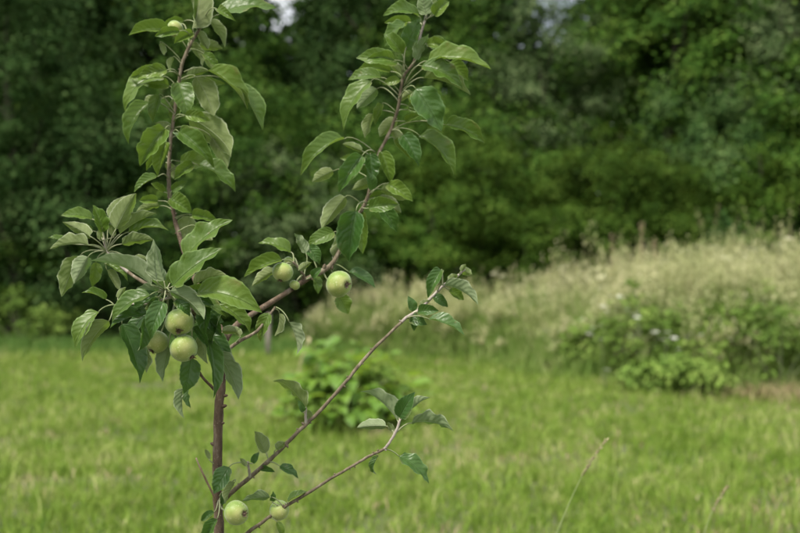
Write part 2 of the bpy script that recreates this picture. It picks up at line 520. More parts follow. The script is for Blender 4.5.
def make_tall_grass():
    def region(n, d0=11.6, d1=21.5):
        y = rng.uniform(d0, d1, n)
        x = rng.uniform(-2.5, 12.5, n)
        k = (x > edge_x(y) + 0.25 * lump(x, y, 3.0, 0.2)) & (x < 0.42 * y + 3.0)
        return x[k], y[k]
    # green undergrowth blades
    x, y = region(120000)
    n = len(x)
    k_ = ~((y < 13.4) & (x > 2.0) & (rng.random(len(x)) < 0.6)); x, y = x[k_], y[k_]; n = len(x)
    edge = np.clip((x - edge_x(y)) / 1.1, 0.16, 1) * np.clip((y - 11.5) / 2.0, 0.2, 1)
    h = rng.uniform(0.35, 1.12, n) * edge * (1 + 0.3 * lump(x, y, 1.9, 0.4))
    V, l, s = blades(x, y, h, rng.uniform(0.010, 0.022, n), rng.uniform(0.1, 0.75, n))
    mat = grass_material('rank_grass', [(0.0, (0.075, 0.145, 0.028)), (0.35, (0.145, 0.235, 0.048)), (0.68, (0.225, 0.305, 0.085)), (1.0, (0.40, 0.39, 0.20))], (0.2, 0.3, 0.05), 0.3)
    o = link('rank_grass', np_mesh('rank_grass', V, l, s, [mat]))
    tag(o, 'rank green uncut grass at the foot of the straw coloured stems', 'grass', kind='stuff')
    # straw stems with feathery heads
    x, y = region(3300)
    k_ = (x - edge_x(y) > 0.45 + 0.35 * rng.random(len(x))) & (y > 12.6)
    x, y = x[k_], y[k_]
    th_ = rng.uniform(0.62, 1.12, len(x)) * (1 + 0.22 * lump(x, y, 1.3, 0.8)) * np.where(rng.random(len(x)) < 0.10, 1.22, 1.0)
    per = 8
    x = np.repeat(x, per); y = np.repeat(y, per); th_ = np.repeat(th_, per)
    n = len(x)
    x = x + rng.normal(size=n) * 0.055; y = y + rng.normal(size=n) * 0.055
    edge = np.clip((x - edge_x(y)) / 1.5, 0.35, 1) * np.clip((y - 11.6) / 2.2, 0.4, 1)
    H = rng.uniform(0.85, 1.1, n) * (1.0 + 0.34 * np.clip((x - 1) / 3.0, 0, 1)) * edge * th_
    la = rng.uniform(0, 2 * np.pi, n); le = rng.uniform(0.02, 0.22, n)
    ld = np.stack([np.cos(la), np.sin(la), np.zeros(n)], 1)
    base = np.stack([x, y, ground_z(x, y)], 1)
    up = np.array([0, 0, 1.0])
    top = base + up * H[:, None] + ld * (H * le)[:, None]
    th = rng.uniform(0, 2 * np.pi, n)
    sd = np.stack([np.cos(th), np.sin(th), np.zeros(n)], 1) * 0.0032
    V1 = np.stack([base - sd, base + sd, top + sd * 0.6, top - sd * 0.6], 1).reshape(-1, 3)
    L1 = np.arange(4 * n); S1 = np.arange(n) * 4
    k = 9
    t = rng.random((n, k))
    c = base[:, None] + (top - base)[:, None] * (0.80 + 0.22 * t)[..., None]
    a = rng.uniform(0, 2 * np.pi, (n, k))
    out_ = np.stack([np.cos(a), np.sin(a), rng.uniform(0.3, 1.2, (n, k))], -1) * (0.030 + 0.07 * (1 - t) * rng.random((n, k)))[..., None]
    pw = np.stack([-np.sin(a), np.cos(a), np.zeros((n, k))], -1) * rng.uniform(0.004, 0.011, (n, k))[..., None]
    V2 = np.stack([c, c + out_ * 0.6 + pw, c + out_ * 1.3, c + out_ * 0.6 - pw], 2).reshape(-1, 3)
    L2 = np.arange(len(V2)) + len(V1); S2 = np.arange(len(V2) // 4) * 4 + len(L1)
    smat = grass_material('grass_stem', [(0.0, (0.12, 0.16, 0.05)), (0.5, (0.21, 0.24, 0.09)), (1.0, (0.34, 0.32, 0.16))], (0.3, 0.32, 0.1), 0.25)
    mat = grass_material('straw_grass', [(0.0, (0.24, 0.29, 0.11)), (0.35, (0.42, 0.43, 0.21)), (0.7, (0.58, 0.56, 0.34)), (1.0, (0.60, 0.52, 0.36))], (0.55, 0.53, 0.28), 0.3, patch=0.6, tuft=2.5)
    o = link('straw_grass', np_mesh('straw_grass', np.concatenate([V1, V2]), np.concatenate([L1, L2]), np.concatenate([S1, S2]), [smat, mat], np.concatenate([np.zeros(len(S1)), np.ones(len(S2))])))
    tag(o, 'tall straw coloured flowering grass along the right edge of the clearing', 'grass', kind='stuff')
    # matted dry litter where the edge was cut
    n = 2600
    x = rng.normal(4.25, 0.38, n); y = rng.normal(12.0, 0.28, n)
    V, l, s = blades(x, y, rng.uniform(0.06, 0.24, n), rng.uniform(0.006, 0.014, n), rng.uniform(0.5, 0.95, n))
    mat = grass_material('dry_litter', [(0.0, (0.16, 0.14, 0.06)), (0.5, (0.28, 0.23, 0.12)), (1.0, (0.38, 0.33, 0.19))], (0.3, 0.22, 0.12), 0.15)
    o = link('dry_grass_litter', np_mesh('dry_grass_litter', V, l, s, [mat]))
    tag(o, 'brown matted dry grass at the cut edge on the right', 'dry grass', kind='stuff')
make_tall_grass()

# ------------------------------------------------------------------ woodland
def leaf_quads(c, nrm, size):
    """diamond leaves, slightly folded: two triangles each"""
    n = len(c)
    nrm = nrm / np.linalg.norm(nrm, axis=1, keepdims=True)
    a = rng.normal(size=(n, 3)); a -= nrm * (a * nrm).sum(1, keepdims=True)
    a /= np.linalg.norm(a, axis=1, keepdims=True)
    b = np.cross(nrm, a)
    s = size[:, None]
    V = np.stack([c - a * s * 0.5, c + b * s * 0.28 + nrm * s * 0.08, c + a * s * 0.5, c - b * s * 0.28 + nrm * s * 0.08], 1).reshape(-1, 3)
    o = (np.arange(n) * 4)[:, None]
    loops = (o + np.array([0, 1, 2, 0, 2, 3])).ravel()
    return V, loops, np.arange(2 * n) * 3

def crown_points(nclump, nleaf, rx, rz, zc, seed, clump_r=0.34, to_ground=False, hollow=0.45):
    g = np.random.default_rng(seed)
    d = g.normal(size=(nclump, 3)); d /= np.linalg.norm(d, axis=1, keepdims=True)
    rad = hollow + (1 - hollow) * g.random(nclump) ** 0.5
    # uneven outline: a handful of lobes push the shell in and out
    lobes = g.normal(size=(7, 3)); lobes /= np.linalg.norm(lobes, axis=1, keepdims=True)
    amp = g.uniform(-0.28, 0.32, 7)
    f = 1 + (np.clip((d @ lobes.T), 0, 1) ** 4 * amp).sum(1)
    cc = d * (rad * f)[:, None]
    cc[:, 0] *= rx; cc[:, 1] *= rx; cc[:, 2] *= rz
    if to_ground:
        low = cc[:, 2] < 0
        cc[low, :2] *= 1.12
    cc[:, 2] += zc
    wgt = g.uniform(0.4, 1.6, nclump); wgt /= wgt.sum()
    idx = g.choice(nclump, nleaf, p=wgt)
    cr = g.uniform(0.6, 1.35, nclump) * clump_r
    off = g.normal(size=(nleaf, 3)) * 0.5
    p = cc[idx] + off * cr[idx][:, None] * np.array([1.15, 1.15, 0.8])
    outw = cc[idx] - np.array([0, 0, zc]); outw /= (np.linalg.norm(outw, axis=1, keepdims=True) + 1e-6)
    nrm = outw * 0.5 + off * 0.6 + np.array([0, 0, 0.75]) + g.normal(size=(nleaf, 3)) * 0.55
    p[:, 2] = np.maximum(p[:, 2], 0.03)
    return p, nrm, cc

def fol(name, c1, c2, c3, tr, **k):
    M[name] = foliage_material(name, c1, c2, c3, tr, **k)
fol('f_grey', (0.016, 0.036, 0.01), (0.062, 0.1, 0.036), (0.185, 0.235, 0.105), (0.10, 0.17, 0.06))
fol('f_mid', (0.008, 0.028, 0.004), (0.04, 0.092, 0.012), (0.13, 0.205, 0.036), (0.09, 0.18, 0.03))
fol('f_olive', (0.012, 0.032, 0.004), (0.042, 0.088, 0.010), (0.115, 0.178, 0.030), (0.14, 0.20, 0.02))
fol('f_blue', (0.01, 0.034, 0.007), (0.044, 0.092, 0.024), (0.13, 0.195, 0.066), (0.07, 0.15, 0.05))
fol('f_dark', (0.006, 0.020, 0.004), (0.024, 0.056, 0.012), (0.080, 0.130, 0.040), (0.05, 0.10, 0.02))
fol('f_light', (0.060, 0.110, 0.020), (0.100, 0.165, 0.032), (0.155, 0.220, 0.050), (0.20, 0.32, 0.04))

fol('f_weed', (0.07, 0.13, 0.022), (0.14, 0.22, 0.042), (0.24, 0.32, 0.078), (0.2, 0.3, 0.05))

CROWN = {}
def crown_mesh(kind, var, mat):
    key = (kind, var)
    if key in CROWN: return CROWN[key]
    seed = hash_seed = (1 if kind == 'tree' else 2) * 100 + var * 7
    if kind == 'tree':       # unit: 8 m tall, crown 3..8
        p, nrm, cc = crown_points(190, 32000, 1.9, 3.0, 4.9, seed, 0.36)
        size = np.random.default_rng(seed).uniform(0.06, 0.125, len(p))
    else:                    # unit: 4 m tall bush leafed to the ground
        p, nrm, cc = crown_points(190, 32000, 1.65, 1.95, 1.95, seed, 0.27, True)
        size = np.random.default_rng(seed).uniform(0.045, 0.095, len(p))
    V, l, s = leaf_quads(p, nrm, size)
    me = np_mesh('crown', V, l, s, [M[mat]])
    CROWN[key] = (me, cc)
    return CROWN[key]

def trunk_mesh(kind, var):
    key = ('trunk', kind, var)
    if key in CROWN: return CROWN[key]
    _, cc = crown_mesh(kind, var, 'f_mid')
    g = random.Random(var * 13 + len(kind))
    mb = MB()
    if kind == 'tree':
        H = 6.6
        tp = [(Vector((0.10 * math.sin(z * 0.8 + var), 0.10 * math.cos(z * 0.6 + var), z)), 0.15 * (1 - z / H) ** 0.8 + 0.02) for z in np.linspace(-0.1, H, 10)]
        mb.tube(tp, 9, jitter=0.12)
        for k in range(9):
            c = Vector(cc[g.randrange(len(cc))])
            s = tp[min(8, max(2, int((c.z - 1.2) / H * 9)))]
            mid = s[0].lerp(c, 0.5) + Vector((0, 0, -0.15))
            mb.tube(catmull([(s[0], s[1] * 0.6), (mid, s[1] * 0.4), (c, 0.012)], 3), 6)
    else:
        for k in range(8):
            c = Vector(cc[g.randrange(len(cc))])
            s = Vector((g.uniform(-.25, .25), g.uniform(-.25, .25), -0.08))
            mid = s.lerp(c, 0.45) + Vector((0, 0, 0.25))
            mb.tube(catmull([(s, 0.045), (mid, 0.03), (c, 0.008)], 3), 6)
    CROWN[key] = mb.mesh('trunk', [M['forest_bark']])
    return CROWN[key]

def wood_plant(name, label, cat, group, kind, px, depth, height, wide, var, mat):
    depth -= 1.5
    x = (px - 400) / FPX * depth
    unit = 8.0 if kind == 'tree' else 4.0
    t = empty(name, (x, depth, gz(x, depth)), (var * 1.7 + px * 0.013) % 6.28)
    sc = height / unit
    for nm, me in (('trunk' if kind == 'tree' else 'stem', trunk_mesh(kind, var)), ('crown', crown_mesh(kind, var, mat)[0])):
        o = link(nm, me, t)
        o.scale = (sc * wide, sc * wide, sc)
        if nm == 'crown':
            o.material_slots[0].link = 'OBJECT'
            o.material_slots[0].material = M[mat]
    tag(t, label, cat, group)
    return t

G1, G2 = 'bushes along the edge of the wood', 'trees of the wood behind the bushes'
WOOD = [
 # px, depth, height, width factor, kind, variant, foliage, label
 (12, 21.0, 7.2, 0.95, 'tree', 0, 'f_dark', 'dark tree at the left picture edge with a bare trunk'),
 (105, 21.6, 4.6, 0.95, 'bush', 0, 'f_blue', 'bluish green bush behind the leafy rosette at left of the apple tree'),
 (70, 23.4, 5.6, 0.9, 'bush', 2, 'f_mid', 'tall green bush between the dark left tree and the bluish green bush'),
 (222, 22.4, 5.3, 0.95, 'bush', 1, 'f_mid', 'tall rounded green bush behind the left upright shoot of the apple tree'),
 (292, 21.8, 3.9, 0.9, 'bush', 2, 'f_grey', 'grey green bush between the two upright shoots of the apple tree'),
 (165, 21.3, 2.6, 1.0, 'bush', 2, 'f_dark', 'low dark bush behind the apple cluster'),
 (392, 21.9, 3.0, 1.1, 'bush', 0, 'f_mid', 'low green bush behind the right upright shoot'),
 (458, 22.3, 3.9, 1.0, 'bush', 1, 'f_olive', 'olive green bush just right of the right upright shoot'),
 (525, 21.9, 2.9, 1.15, 'bush', 2, 'f_olive', 'low olive bush above the left end of the straw grass'),
 (598, 22.6, 4.0, 1.0, 'bush', 0, 'f_olive', 'yellowish green bush right of centre above the straw grass'),
 (655, 22.2, 3.4, 1.0, 'bush', 1, 'f_olive', 'lowest yellow green bush above the straw grass, right of centre'),
 (705, 23.4, 5.2, 0.8, 'bush', 2, 'f_blue', 'upright bluish green bush between the yellow green bushes at right'),
 (765, 22.4, 4.2, 1.0, 'bush', 0, 'f_olive', 'olive bush close to the right picture edge'),
 (850, 22.8, 5.0, 1.0, 'bush', 1, 'f_mid', 'green bush cut by the right picture edge'),
 (150, 24.0, 4.6, 1.0, 'bush', 1, 'f_grey', 'grey green bush filling the wood edge below the tall dark tree at left'),
 (345, 23.0, 4.4, 1.0, 'bush', 1, 'f_mid', 'green bush between the left shoot and the right shoot, deep in the wood edge'),
 (490, 24.2, 5.4, 1.0, 'bush', 0, 'f_mid', 'tall green bush behind the olive bushes at centre'),
 (820, 24.0, 6.0, 1.0, 'bush', 2, 'f_mid', 'tall green bush at the right edge under the grey green tree'),
 (55, 22.0, 3.4, 1.0, 'bush', 0, 'f_mid', 'green bush right of the bare trunk at the left edge'),
 (-60, 21.8, 5.0, 1.0, 'bush', 2, 'f_dark', 'dark bush cut by the left picture edge'),
 (540, 24.6, 6.6, 1.05, 'tree', 1, 'f_grey', 'grey green tree below the right hand sky gap'),
 (432, 25.6, 8.4, 0.9, 'tree', 2, 'f_mid', 'tall green tree behind the top of the right upright shoot'),
 (372, 26.2, 8.8, 0.9, 'tree', 0, 'f_dark', 'tall dark tree just right of the left hand sky gap'),
 (190, 25.8, 8.7, 0.95, 'tree', 1, 'f_mid', 'tall green tree just left of the left hand sky gap'),
 (120, 26.0, 9.4, 1.1, 'tree', 2, 'f_dark', 'tall dark tree above the bluish green bush at left'),
 (30, 25.5, 9.6, 1.1, 'tree', 1, 'f_dark', 'tall dark tree in the upper left corner'),
 (668, 25.4, 9.0, 1.0, 'tree', 0, 'f_mid', 'tall green tree just right of the right hand sky gap'),
 (705, 26.5, 9.4, 1.05, 'tree', 2, 'f_olive', 'tall olive tree above the bluish green bush at right'),
 (785, 24.8, 8.8, 1.0, 'tree', 1, 'f_grey', 'tall grey green tree in the upper right corner'),
 (870, 26.0, 9.0, 1.1, 'tree', 0, 'f_mid', 'tall green tree beyond the right picture edge'),
 (-70, 26.0, 9.0, 1.1, 'tree', 0, 'f_dark', 'tall dark tree beyond the left picture edge'),
]
for px, dp, h, w, kd, var, mt, lb in WOOD:
    wood_plant('woodland_tree' if kd == 'tree' else 'woodland_bush', lb, 'tree' if kd == 'tree' else 'bush', G2 if kd == 'tree' else G1, kd, px, dp, h, w, var, mt)

def make_far_wood():
    n = 100000
    x = rng.uniform(-24, 24, n); y = rng.uniform(26.0, 34, n)
    px = x / y * FPX + 400
    topz = 10.6 + 0.8 * np.sin(x * 0.9) + 0.6 * np.sin(x * 2.3 + 1)
    gap = np.maximum(np.exp(-((px - 284) / 30) ** 2), np.exp(-((px - 553) / 42) ** 2))
    topz = topz * (1 - gap) + 6.95 * gap          # two dips in the canopy
    z = topz * rng.random(n) ** 0.8
    p = np.stack([x, y, z], 1)
    p += 0.25 * np.sin(p[:, [1, 2, 0]] * 3.1)
    V, l, s = leaf_quads(p, np.array([0, -0.3, 1]) + rng.normal(size=(n, 3)) * 0.6, rng.uniform(0.34, 0.6, n))
    o = link('far_wood', np_mesh('far_wood', V, l, s, [M['f_dark']]))
    tag(o, 'deep dark wood closing the view behind the trees', 'wood', kind='stuff')
make_far_wood()

def make_wood_fringe():
    n = 42000
    y = rng.uniform(16.9, 19.6, n); x = rng.uniform(-10, 1.5, n)
    k = x < edge_x(y) + 0.3; x, y = x[k], y[k]; n = len(x)
    h = rng.uniform(0.12, 0.34, n) * np.clip((y - 16.7) / 1.2, 0.3, 1)
    V, l, s = blades(x, y, h, rng.uniform(0.009, 0.018, n), rng.uniform(0.1, 0.7, n))
    mat = grass_material('fringe_grass', [(0.0, (0.05, 0.12, 0.02)), (0.5, (0.11, 0.21, 0.045)), (1.0, (0.20, 0.29, 0.08))], (0.18, 0.3, 0.06), 0.3)
    tag(link('fringe_grass', np_mesh('fringe_grass', V, l, s, [mat])), 'lusher uncut green grass along the foot of the wood at left', 'grass', kind='stuff')
make_wood_fringe()

def make_understory():
    n = 26000
    x = rng.uniform(-14, 14, n); y = 18.9 + rng.random(n) ** 1.4 * 5
    z = 0.05 + rng.random(n) ** 1.6 * (0.5 + 0.35 * lump(x, y, 1.6, 0.3))
    p = np.stack([x, y, ground_z(x, y) + np.maximum(z, 0.02)], 1)
    V, l, s = leaf_quads(p, np.array([0, -0.2, 1]) + rng.normal(size=(n, 3)) * 0.5, rng.uniform(0.06, 0.14, n))
    o = link('wood_undergrowth', np_mesh('wood_undergrowth', V, l, s, [M['f_mid']]))
    tag(o, 'low leafy undergrowth along the foot of the wood', 'undergrowth', kind='stuff')
make_understory()

# ------------------------------------------------------------------ broad leaves (apple tree, garden shrub)
def leaf_shape(mb, B, T, nrm, W, bend, fold, wave, twist, nv=18, mat=0, seed=0, tooth=0.035, tipdrop=0.0):
    g = random.Random(seed)
    ch = T - B
    L = ch.length
    ax = ch.normalized()
    nrm = (nrm - ax * nrm.dot(ax)).normalized()
    sd = ax.cross(nrm).normalized()
    ctrl = (B + T) * 0.5 + nrm * (bend * 2 * L)
    cols = [-1, -0.62, -0.25, 0, 0.25, 0.62, 1]
    ph1, ph2, ph3 = g.uniform(0, 6.28), g.uniform(0, 6.28), g.uniform(0, 6.28)
    fr = g.uniform(5, 10)
    grid = []
    for i in range(nv + 1):
        v = i / nv
        p = B * (1 - v) ** 2 + ctrl * (2 * v * (1 - v)) + T * v * v
        p = p - nrm * (tipdrop * L * max(0, v - 0.7) ** 2 * 4)
        tg = ((ctrl - B) * (2 * (1 - v)) + (T - ctrl) * (2 * v)).normalized()
        w = math.sin(math.pi * min(1, v) ** 0.74) ** 0.68 * (1.08 - 0.20 * v) if 0 < v < 1 else 0.0
        if v > 0.74: w *= 1 - 0.42 * ((v - 0.74) / 0.26) ** 0.9
        w = max(w, 0.012)
        q = Quaternion(tg, twist * (v - 0.4))
        s_ = sd - tg * sd.dot(tg); s_.normalize(); s_ = q @ s_
        n_ = s_.cross(tg).normalized()
        row = []
        for u in cols:
            a = abs(u)
            ww = w * W * 0.5
            e = 1 + (tooth * (1 if i % 2 else -1) if a == 1 else 0)
            lift = math.sin(fold) * (a ** 1.25) * ww + wave * W * a * a * (math.sin(fr * v * 2 + (ph1 if u < 0 else ph2)) + 0.4 * math.sin(fr * 3.1 * v + ph3)) * min(1, w * 1.4)
            pos = p + s_ * (u * ww * e * math.cos(fold)) + n_ * lift
            row.append(len(mb.v)); mb.v.append(pos)
        grid.append(row)
    for i in range(nv):
        for k in range(len(cols) - 1):
            u0, u1 = (cols[k] + 1) / 2, (cols[k + 1] + 1) / 2
            mb.face([grid[i][k], grid[i][k + 1], grid[i + 1][k + 1], grid[i + 1][k]], mat,
                    [(u0, i / nv), (u1, i / nv), (u1, (i + 1) / nv), (u0, (i + 1) / nv)])

# ------------------------------------------------------------------ the apple tree
TREE_D = 1.70
tree_base = Vector(P(224, 533, TREE_D)); tree_base.z = gz(tree_base.x, tree_base.y)
apple_tree = empty('apple_tree', tree_base)
tag(apple_tree, 'young apple tree with unripe green apples standing in the foreground', 'apple tree')

PXM = TREE_D / FPX                         # one photo pixel at the tree, in metres

def branch(name, pts, mats=('bark',), sides=9, matfn=None, label=None, knobs=()):
    """pts: (px, py, depth, radius in px)"""
    cp = [(P(a, b, d), r * (0.84 if name != 'trunk' else 0.97) * d / FPX) for a, b, d, r in pts]
    dense = catmull(cp, 4)
    g = random.Random(len(pts) * 17)
    dense = [(p + Vector((g.uniform(-1, 1), g.uniform(-1, 1), g.uniform(-1, 1))) * min(0.0006, r * 0.18), r * g.uniform(0.93, 1.09)) for p, r in dense]
    mb = MB()
    mb.tube(dense, sides, jitter=0.14 if name == 'trunk' else 0.1, matfn=matfn)
    if name == 'branch':
        knobs = list(knobs) + [(0.12 + 0.045 * i, (-1) ** i * 0.8, 0.6 * (-1) ** (i // 2), 0.0009 + 0.0006 * g.random()) for i in range(17)]
    for t, hx, hz, sz in knobs:            # bud scars and spur stubs
        i = int(t * (len(dense) - 1)); p, r = dense[i]
        d = Vector((hx, -0.3, hz)).normalized()
        mb.tube([(p, sz * 1.1), (p + d * (r + sz * 0.6), sz), (p + d * (r + sz * 1.5), sz * 0.75), (p + d * (r + sz * 2.1), sz * 0.3)], 7, jitter=0.25, mat=matfn(t) if matfn else 0)
    o = mb.build(name, [M[m] for m in mats], apple_tree, origin=dense[0][0].copy())
    if label: o['label'] = label
    return o, [p for p, r in dense]

trunk_o, trunk_pts = branch('trunk', [(236, 1190, 1.70, 9.0), (230, 900, 1.70, 7.2), (222, 700, 1.70, 6.2), (220, 600, 1.70, 5.6), (219, 533, 1.70, 5.0), (217.5, 500, 1.70, 4.8), (217.5, 457, 1.70, 4.7),
    (218.5, 415, 1.70, 4.7), (220.5, 390, 1.70, 4.8), (223, 362, 1.70, 5.0), (223, 340, 1.70, 4.6), (219, 326, 1.71, 3.6)], ('bark',), 12,
    knobs=[(0.67, 1, 0.3, 0.0032), (0.71, 0.9, 0.1, 0.0028), (0.79, -1, 0.5, 0.0034), (0.58, -0.8, 0.4, 0.0026), (0.86, 1, 0.4, 0.0034), (0.62, 0.7, 0.2, 0.0022)])
lead_l, lead_l_pts = branch('branch', [(222, 350, 1.70, 3.6), (213, 322, 1.73, 3.3), (197, 284, 1.79, 3.0), (183, 250, 1.84, 2.7), (174, 215, 1.87, 2.5), (169.6, 194, 1.88, 2.4), (169, 174, 1.89, 2.3),
    (169.6, 154, 1.90, 2.1), (173, 122, 1.91, 2.0), (178, 90, 1.92, 2.0), (182, 65, 1.92, 2.0), (190, 45, 1.92, 1.9), (200, 28, 1.92, 1.7), (207, 8, 1.92, 1.5), (212, -22, 1.93, 1.2)],
    ('bark', 'twig', 'shoot'), 8, lambda t: 0 if t < 0.3 else (1 if t < 0.86 else 2))
lead_r, lead_r_pts = branch('branch', [(223, 344, 1.70, 4.2), (238, 323, 1.73, 3.7), (270, 303.5, 1.78, 3.3), (304, 281, 1.83, 3.1), (324, 270, 1.85, 3.0), (334, 261, 1.86, 2.7), (346, 237, 1.88, 2.3), (364, 205, 1.90, 2.2),
    (371, 186, 1.90, 2.2), (378, 156, 1.91, 2.1), (391, 129, 1.92, 2.1), (399, 103, 1.92, 2.0), (403, 78, 1.92, 1.9), (414, 62, 1.92, 1.7), (420, 38, 1.92, 1.5), (426, 16, 1.92, 1.4), (429, 0, 1.92, 1.0)],
    ('bark', 'twig', 'shoot'), 8, lambda t: 0 if t < 0.2 else (1 if t < 0.82 else 2), knobs=[(0.25, 0.2, 1, 0.003), (0.31, 0.1, -1, 0.003), (0.2, -0.4, 1, 0.0025)])
tw_e, tw_e_pts = branch('twig', [(224, 352, 1.70, 2.6), (240, 341, 1.70, 2.1), (257, 331, 1.71, 1.8), (268, 317, 1.73, 1.5), (275, 307, 1.75, 1.2)], ('twig',), 7)
tw_d, tw_d_pts = branch('twig', [(221, 346, 1.70, 3.2), (206, 324, 1.66, 2.5), (186, 305, 1.61, 2.1), (172, 297, 1.585, 2.0), (166, 291, 1.57, 1.7)], ('twig', 'shoot'), 7, lambda t: 0 if t < 0.6 else 1)
tw_dl, tw_dl_pts = branch('twig', [(172, 297, 1.585, 1.8), (150, 303, 1.60, 1.5), (130, 304, 1.62, 1.3), (115, 305.5, 1.63, 1.2)], ('shoot',), 7)
tw_c, tw_c_pts = branch('twig', [(190, 300, 1.72, 2.2), (158, 290, 1.76, 2.0), (128, 272, 1.79, 2.0), (108, 253, 1.80, 2.0), (104, 238, 1.80, 1.4)], ('twig', 'shoot'), 7, lambda t: 0 if t < 0.5 else 1)
br_g, br_g_pts = branch('branch', [(218, 506, 1.70, 3.2), (226, 498, 1.695, 2.9), (236, 489, 1.69, 2.6), (257.5, 471, 1.68, 2.5), (280, 450, 1.68, 2.3), (305, 425, 1.68, 2.2), (319, 412, 1.69, 2.1), (343, 385, 1.70, 2.0),
    (367, 356, 1.72, 1.9), (387, 336, 1.73, 1.8), (406, 318, 1.74, 1.8), (420, 309, 1.75, 1.8), (442, 287, 1.76, 1.7), (456, 277, 1.77, 1.5), (465, 269, 1.77, 1.2)],
    ('twig', 'shoot'), 8, lambda t: 0 if t < 0.68 else 1, knobs=[(0.31, 0.5, -1, 0.002), (0.36, -0.8, 0.8, 0.002), (0.5, 0.7, -0.7, 0.0015), (0.60, -0.7, 0.7, 0.0014), (0.2, -0.7, 0.7, 0.0018)])
br_h, br_h_pts = branch('branch', [(220, 572, 1.70, 2.9), (232, 548, 1.68, 2.5), (247.5, 533, 1.66, 2.3), (268, 518, 1.65, 2.1), (287.5, 505, 1.645, 2.1), (305, 495, 1.64, 2.0), (330, 479, 1.635, 1.8), (354, 465, 1.63, 1.7), (371, 455, 1.63, 1.7),
    (384, 449, 1.63, 1.7), (391, 440, 1.63, 1.7), (396, 431, 1.63, 1.8), (400.5, 419, 1.63, 1.4)], ('twig', 'shoot'), 8, lambda t: 0 if t < 0.75 else 1, knobs=[(0.33, 0.1, 1, 0.002), (0.6, 0.5, -0.8, 0.0012), (0.72, -0.2, 1, 0.0014)])
dead_o, dead_pts = branch('dead_twig', [(217, 504, 1.70, 1.6), (210, 488, 1.67, 1.4), (203, 474, 1.65, 1.2), (196, 458, 1.64, 0.9)], ('dead_twig',), 6)
spur_g, spur_g_pts = branch('spur', [(306, 424, 1.68, 1.8), (305.5, 415, 1.675, 1.6), (306, 408, 1.67, 1.3)], ('shoot',), 6)
spur_f, spur_f_pts = branch('spur', [(250, 477, 1.68, 1.8), (249, 470, 1.67, 1.8), (248, 462, 1.66, 1.2)], ('shoot',), 6)
spur_e, spur_e_pts = branch('spur', [(306, 281, 1.83, 2.0), (300, 270, 1.82, 1.9), (293, 262, 1.81, 1.5)], ('twig',), 6)
tw_x, tw_x_pts = branch('twig', [(217, 392, 1.70, 2.0), (204, 379, 1.68, 1.7), (196, 366, 1.66, 1.5), (190, 352, 1.65, 1.2)], ('bark',), 6)

CAMP = Vector((0, 0, CAM_H))
LEAF_N = [0]
def leaf(bo, bpts, bx, by, tx, ty, w, face, bend=0.08, d=None, dt=None, node=None, dark=False, fold=None, lf=0.48, lean=None):
    """base px, tip px, apparent width px, 'u' = upper side seen, 'd' = downy underside seen"""
    LEAF_N[0] += 1
    g = random.Random(LEAF_N[0] * 31 + 5)
    if d is None:
        # distance of the nearest branch point, seen from the photo
        best = min(bpts, key=lambda p: ((p.x / p.y * FPX + 400 - bx) ** 2 + (266.5 - (p.z - CAM_H) / p.y * FPX - by) ** 2))
        d = best.y + g.uniform(-0.015, 0.012)
    Lpx = math.hypot(tx - bx, ty - by)
    if dt is None:
        dt = g.uniform(-0.25, 0.12) * Lpx * d / FPX
    B, T = P(bx, by, d), P(tx, ty, d + dt)
    ax = (T - B).normalized()
    mid = (B + T) / 2
    nc = (CAMP - mid).normalized()
    nc = (nc - ax * nc.dot(ax)).normalized()
    s = ax.cross(nc)
    ref = Vector((0, 0, 1)) + Vector((lean if lean is not None else g.choice((-0.25, 0.25)), 0, 0))
    if s.dot(ref) < 0: s = -s
    w *= 1.12 if bo.name in ('branch', 'branch.001') else 1.03
    W = max(lf * 1.02 * Lpx, w * 1.04)
    a = math.acos(max(0.12, min(1.0, w / W)))
    if face == 'd': a = math.pi - a
    nrm = nc * math.cos(a) + s * math.sin(a)
    mb = MB()
    f = fold if fold is not None else g.uniform(0.35, 0.95)
    leaf_shape(mb, B, T, nrm, W * d / FPX * (1 + 0.22 * f), bend, f, g.uniform(0.035, 0.09), g.uniform(-0.6, 0.6), seed=LEAF_N[0], tooth=0.032, tipdrop=g.uniform(-0.15, 0.2))
    # petiole
    if node is not None:
        nd = P(node[0], node[1], node[2] if len(node) > 2 else d + 0.01)
    else:
        k = min(range(len(bpts)), key=lambda i: (bpts[i] - B).length)
        k = max(0, k - 1)
        nd = bpts[k]
    dist = (nd - B).length
    out = ax if dist < 1e-6 else (B - nd).normalized()
    c1 = nd + (out + Vector((0, 0, 0.5))).normalized() * dist * 0.4
    c2 = B - ax * dist * 0.25
    pts = []
    for i in range(7):
        t = i / 6
        pts.append((nd * (1 - t) ** 3 + c1 * 3 * t * (1 - t) ** 2 + c2 * 3 * t * t * (1 - t) + B * t ** 3, 0.00118 - 0.0004 * t))
    # runs on as the midrib for a third of the blade
    mb.tube(pts, 5, mat=1)
    o = mb.build('leaf', [M['apple_leaf_dark' if dark else 'apple_leaf'], M['petiole']], None, origin=B.copy())
    o.parent = bo
    o.location = B - tree_base - bo.location
    return o

LB = {}
def leaves(bo, bpts, rows):
    for r in rows:
        r = list(r); kw = {}
        if isinstance(r[-1], dict): kw = r.pop()
        leaf(bo, bpts, *r, **kw)

D = dict
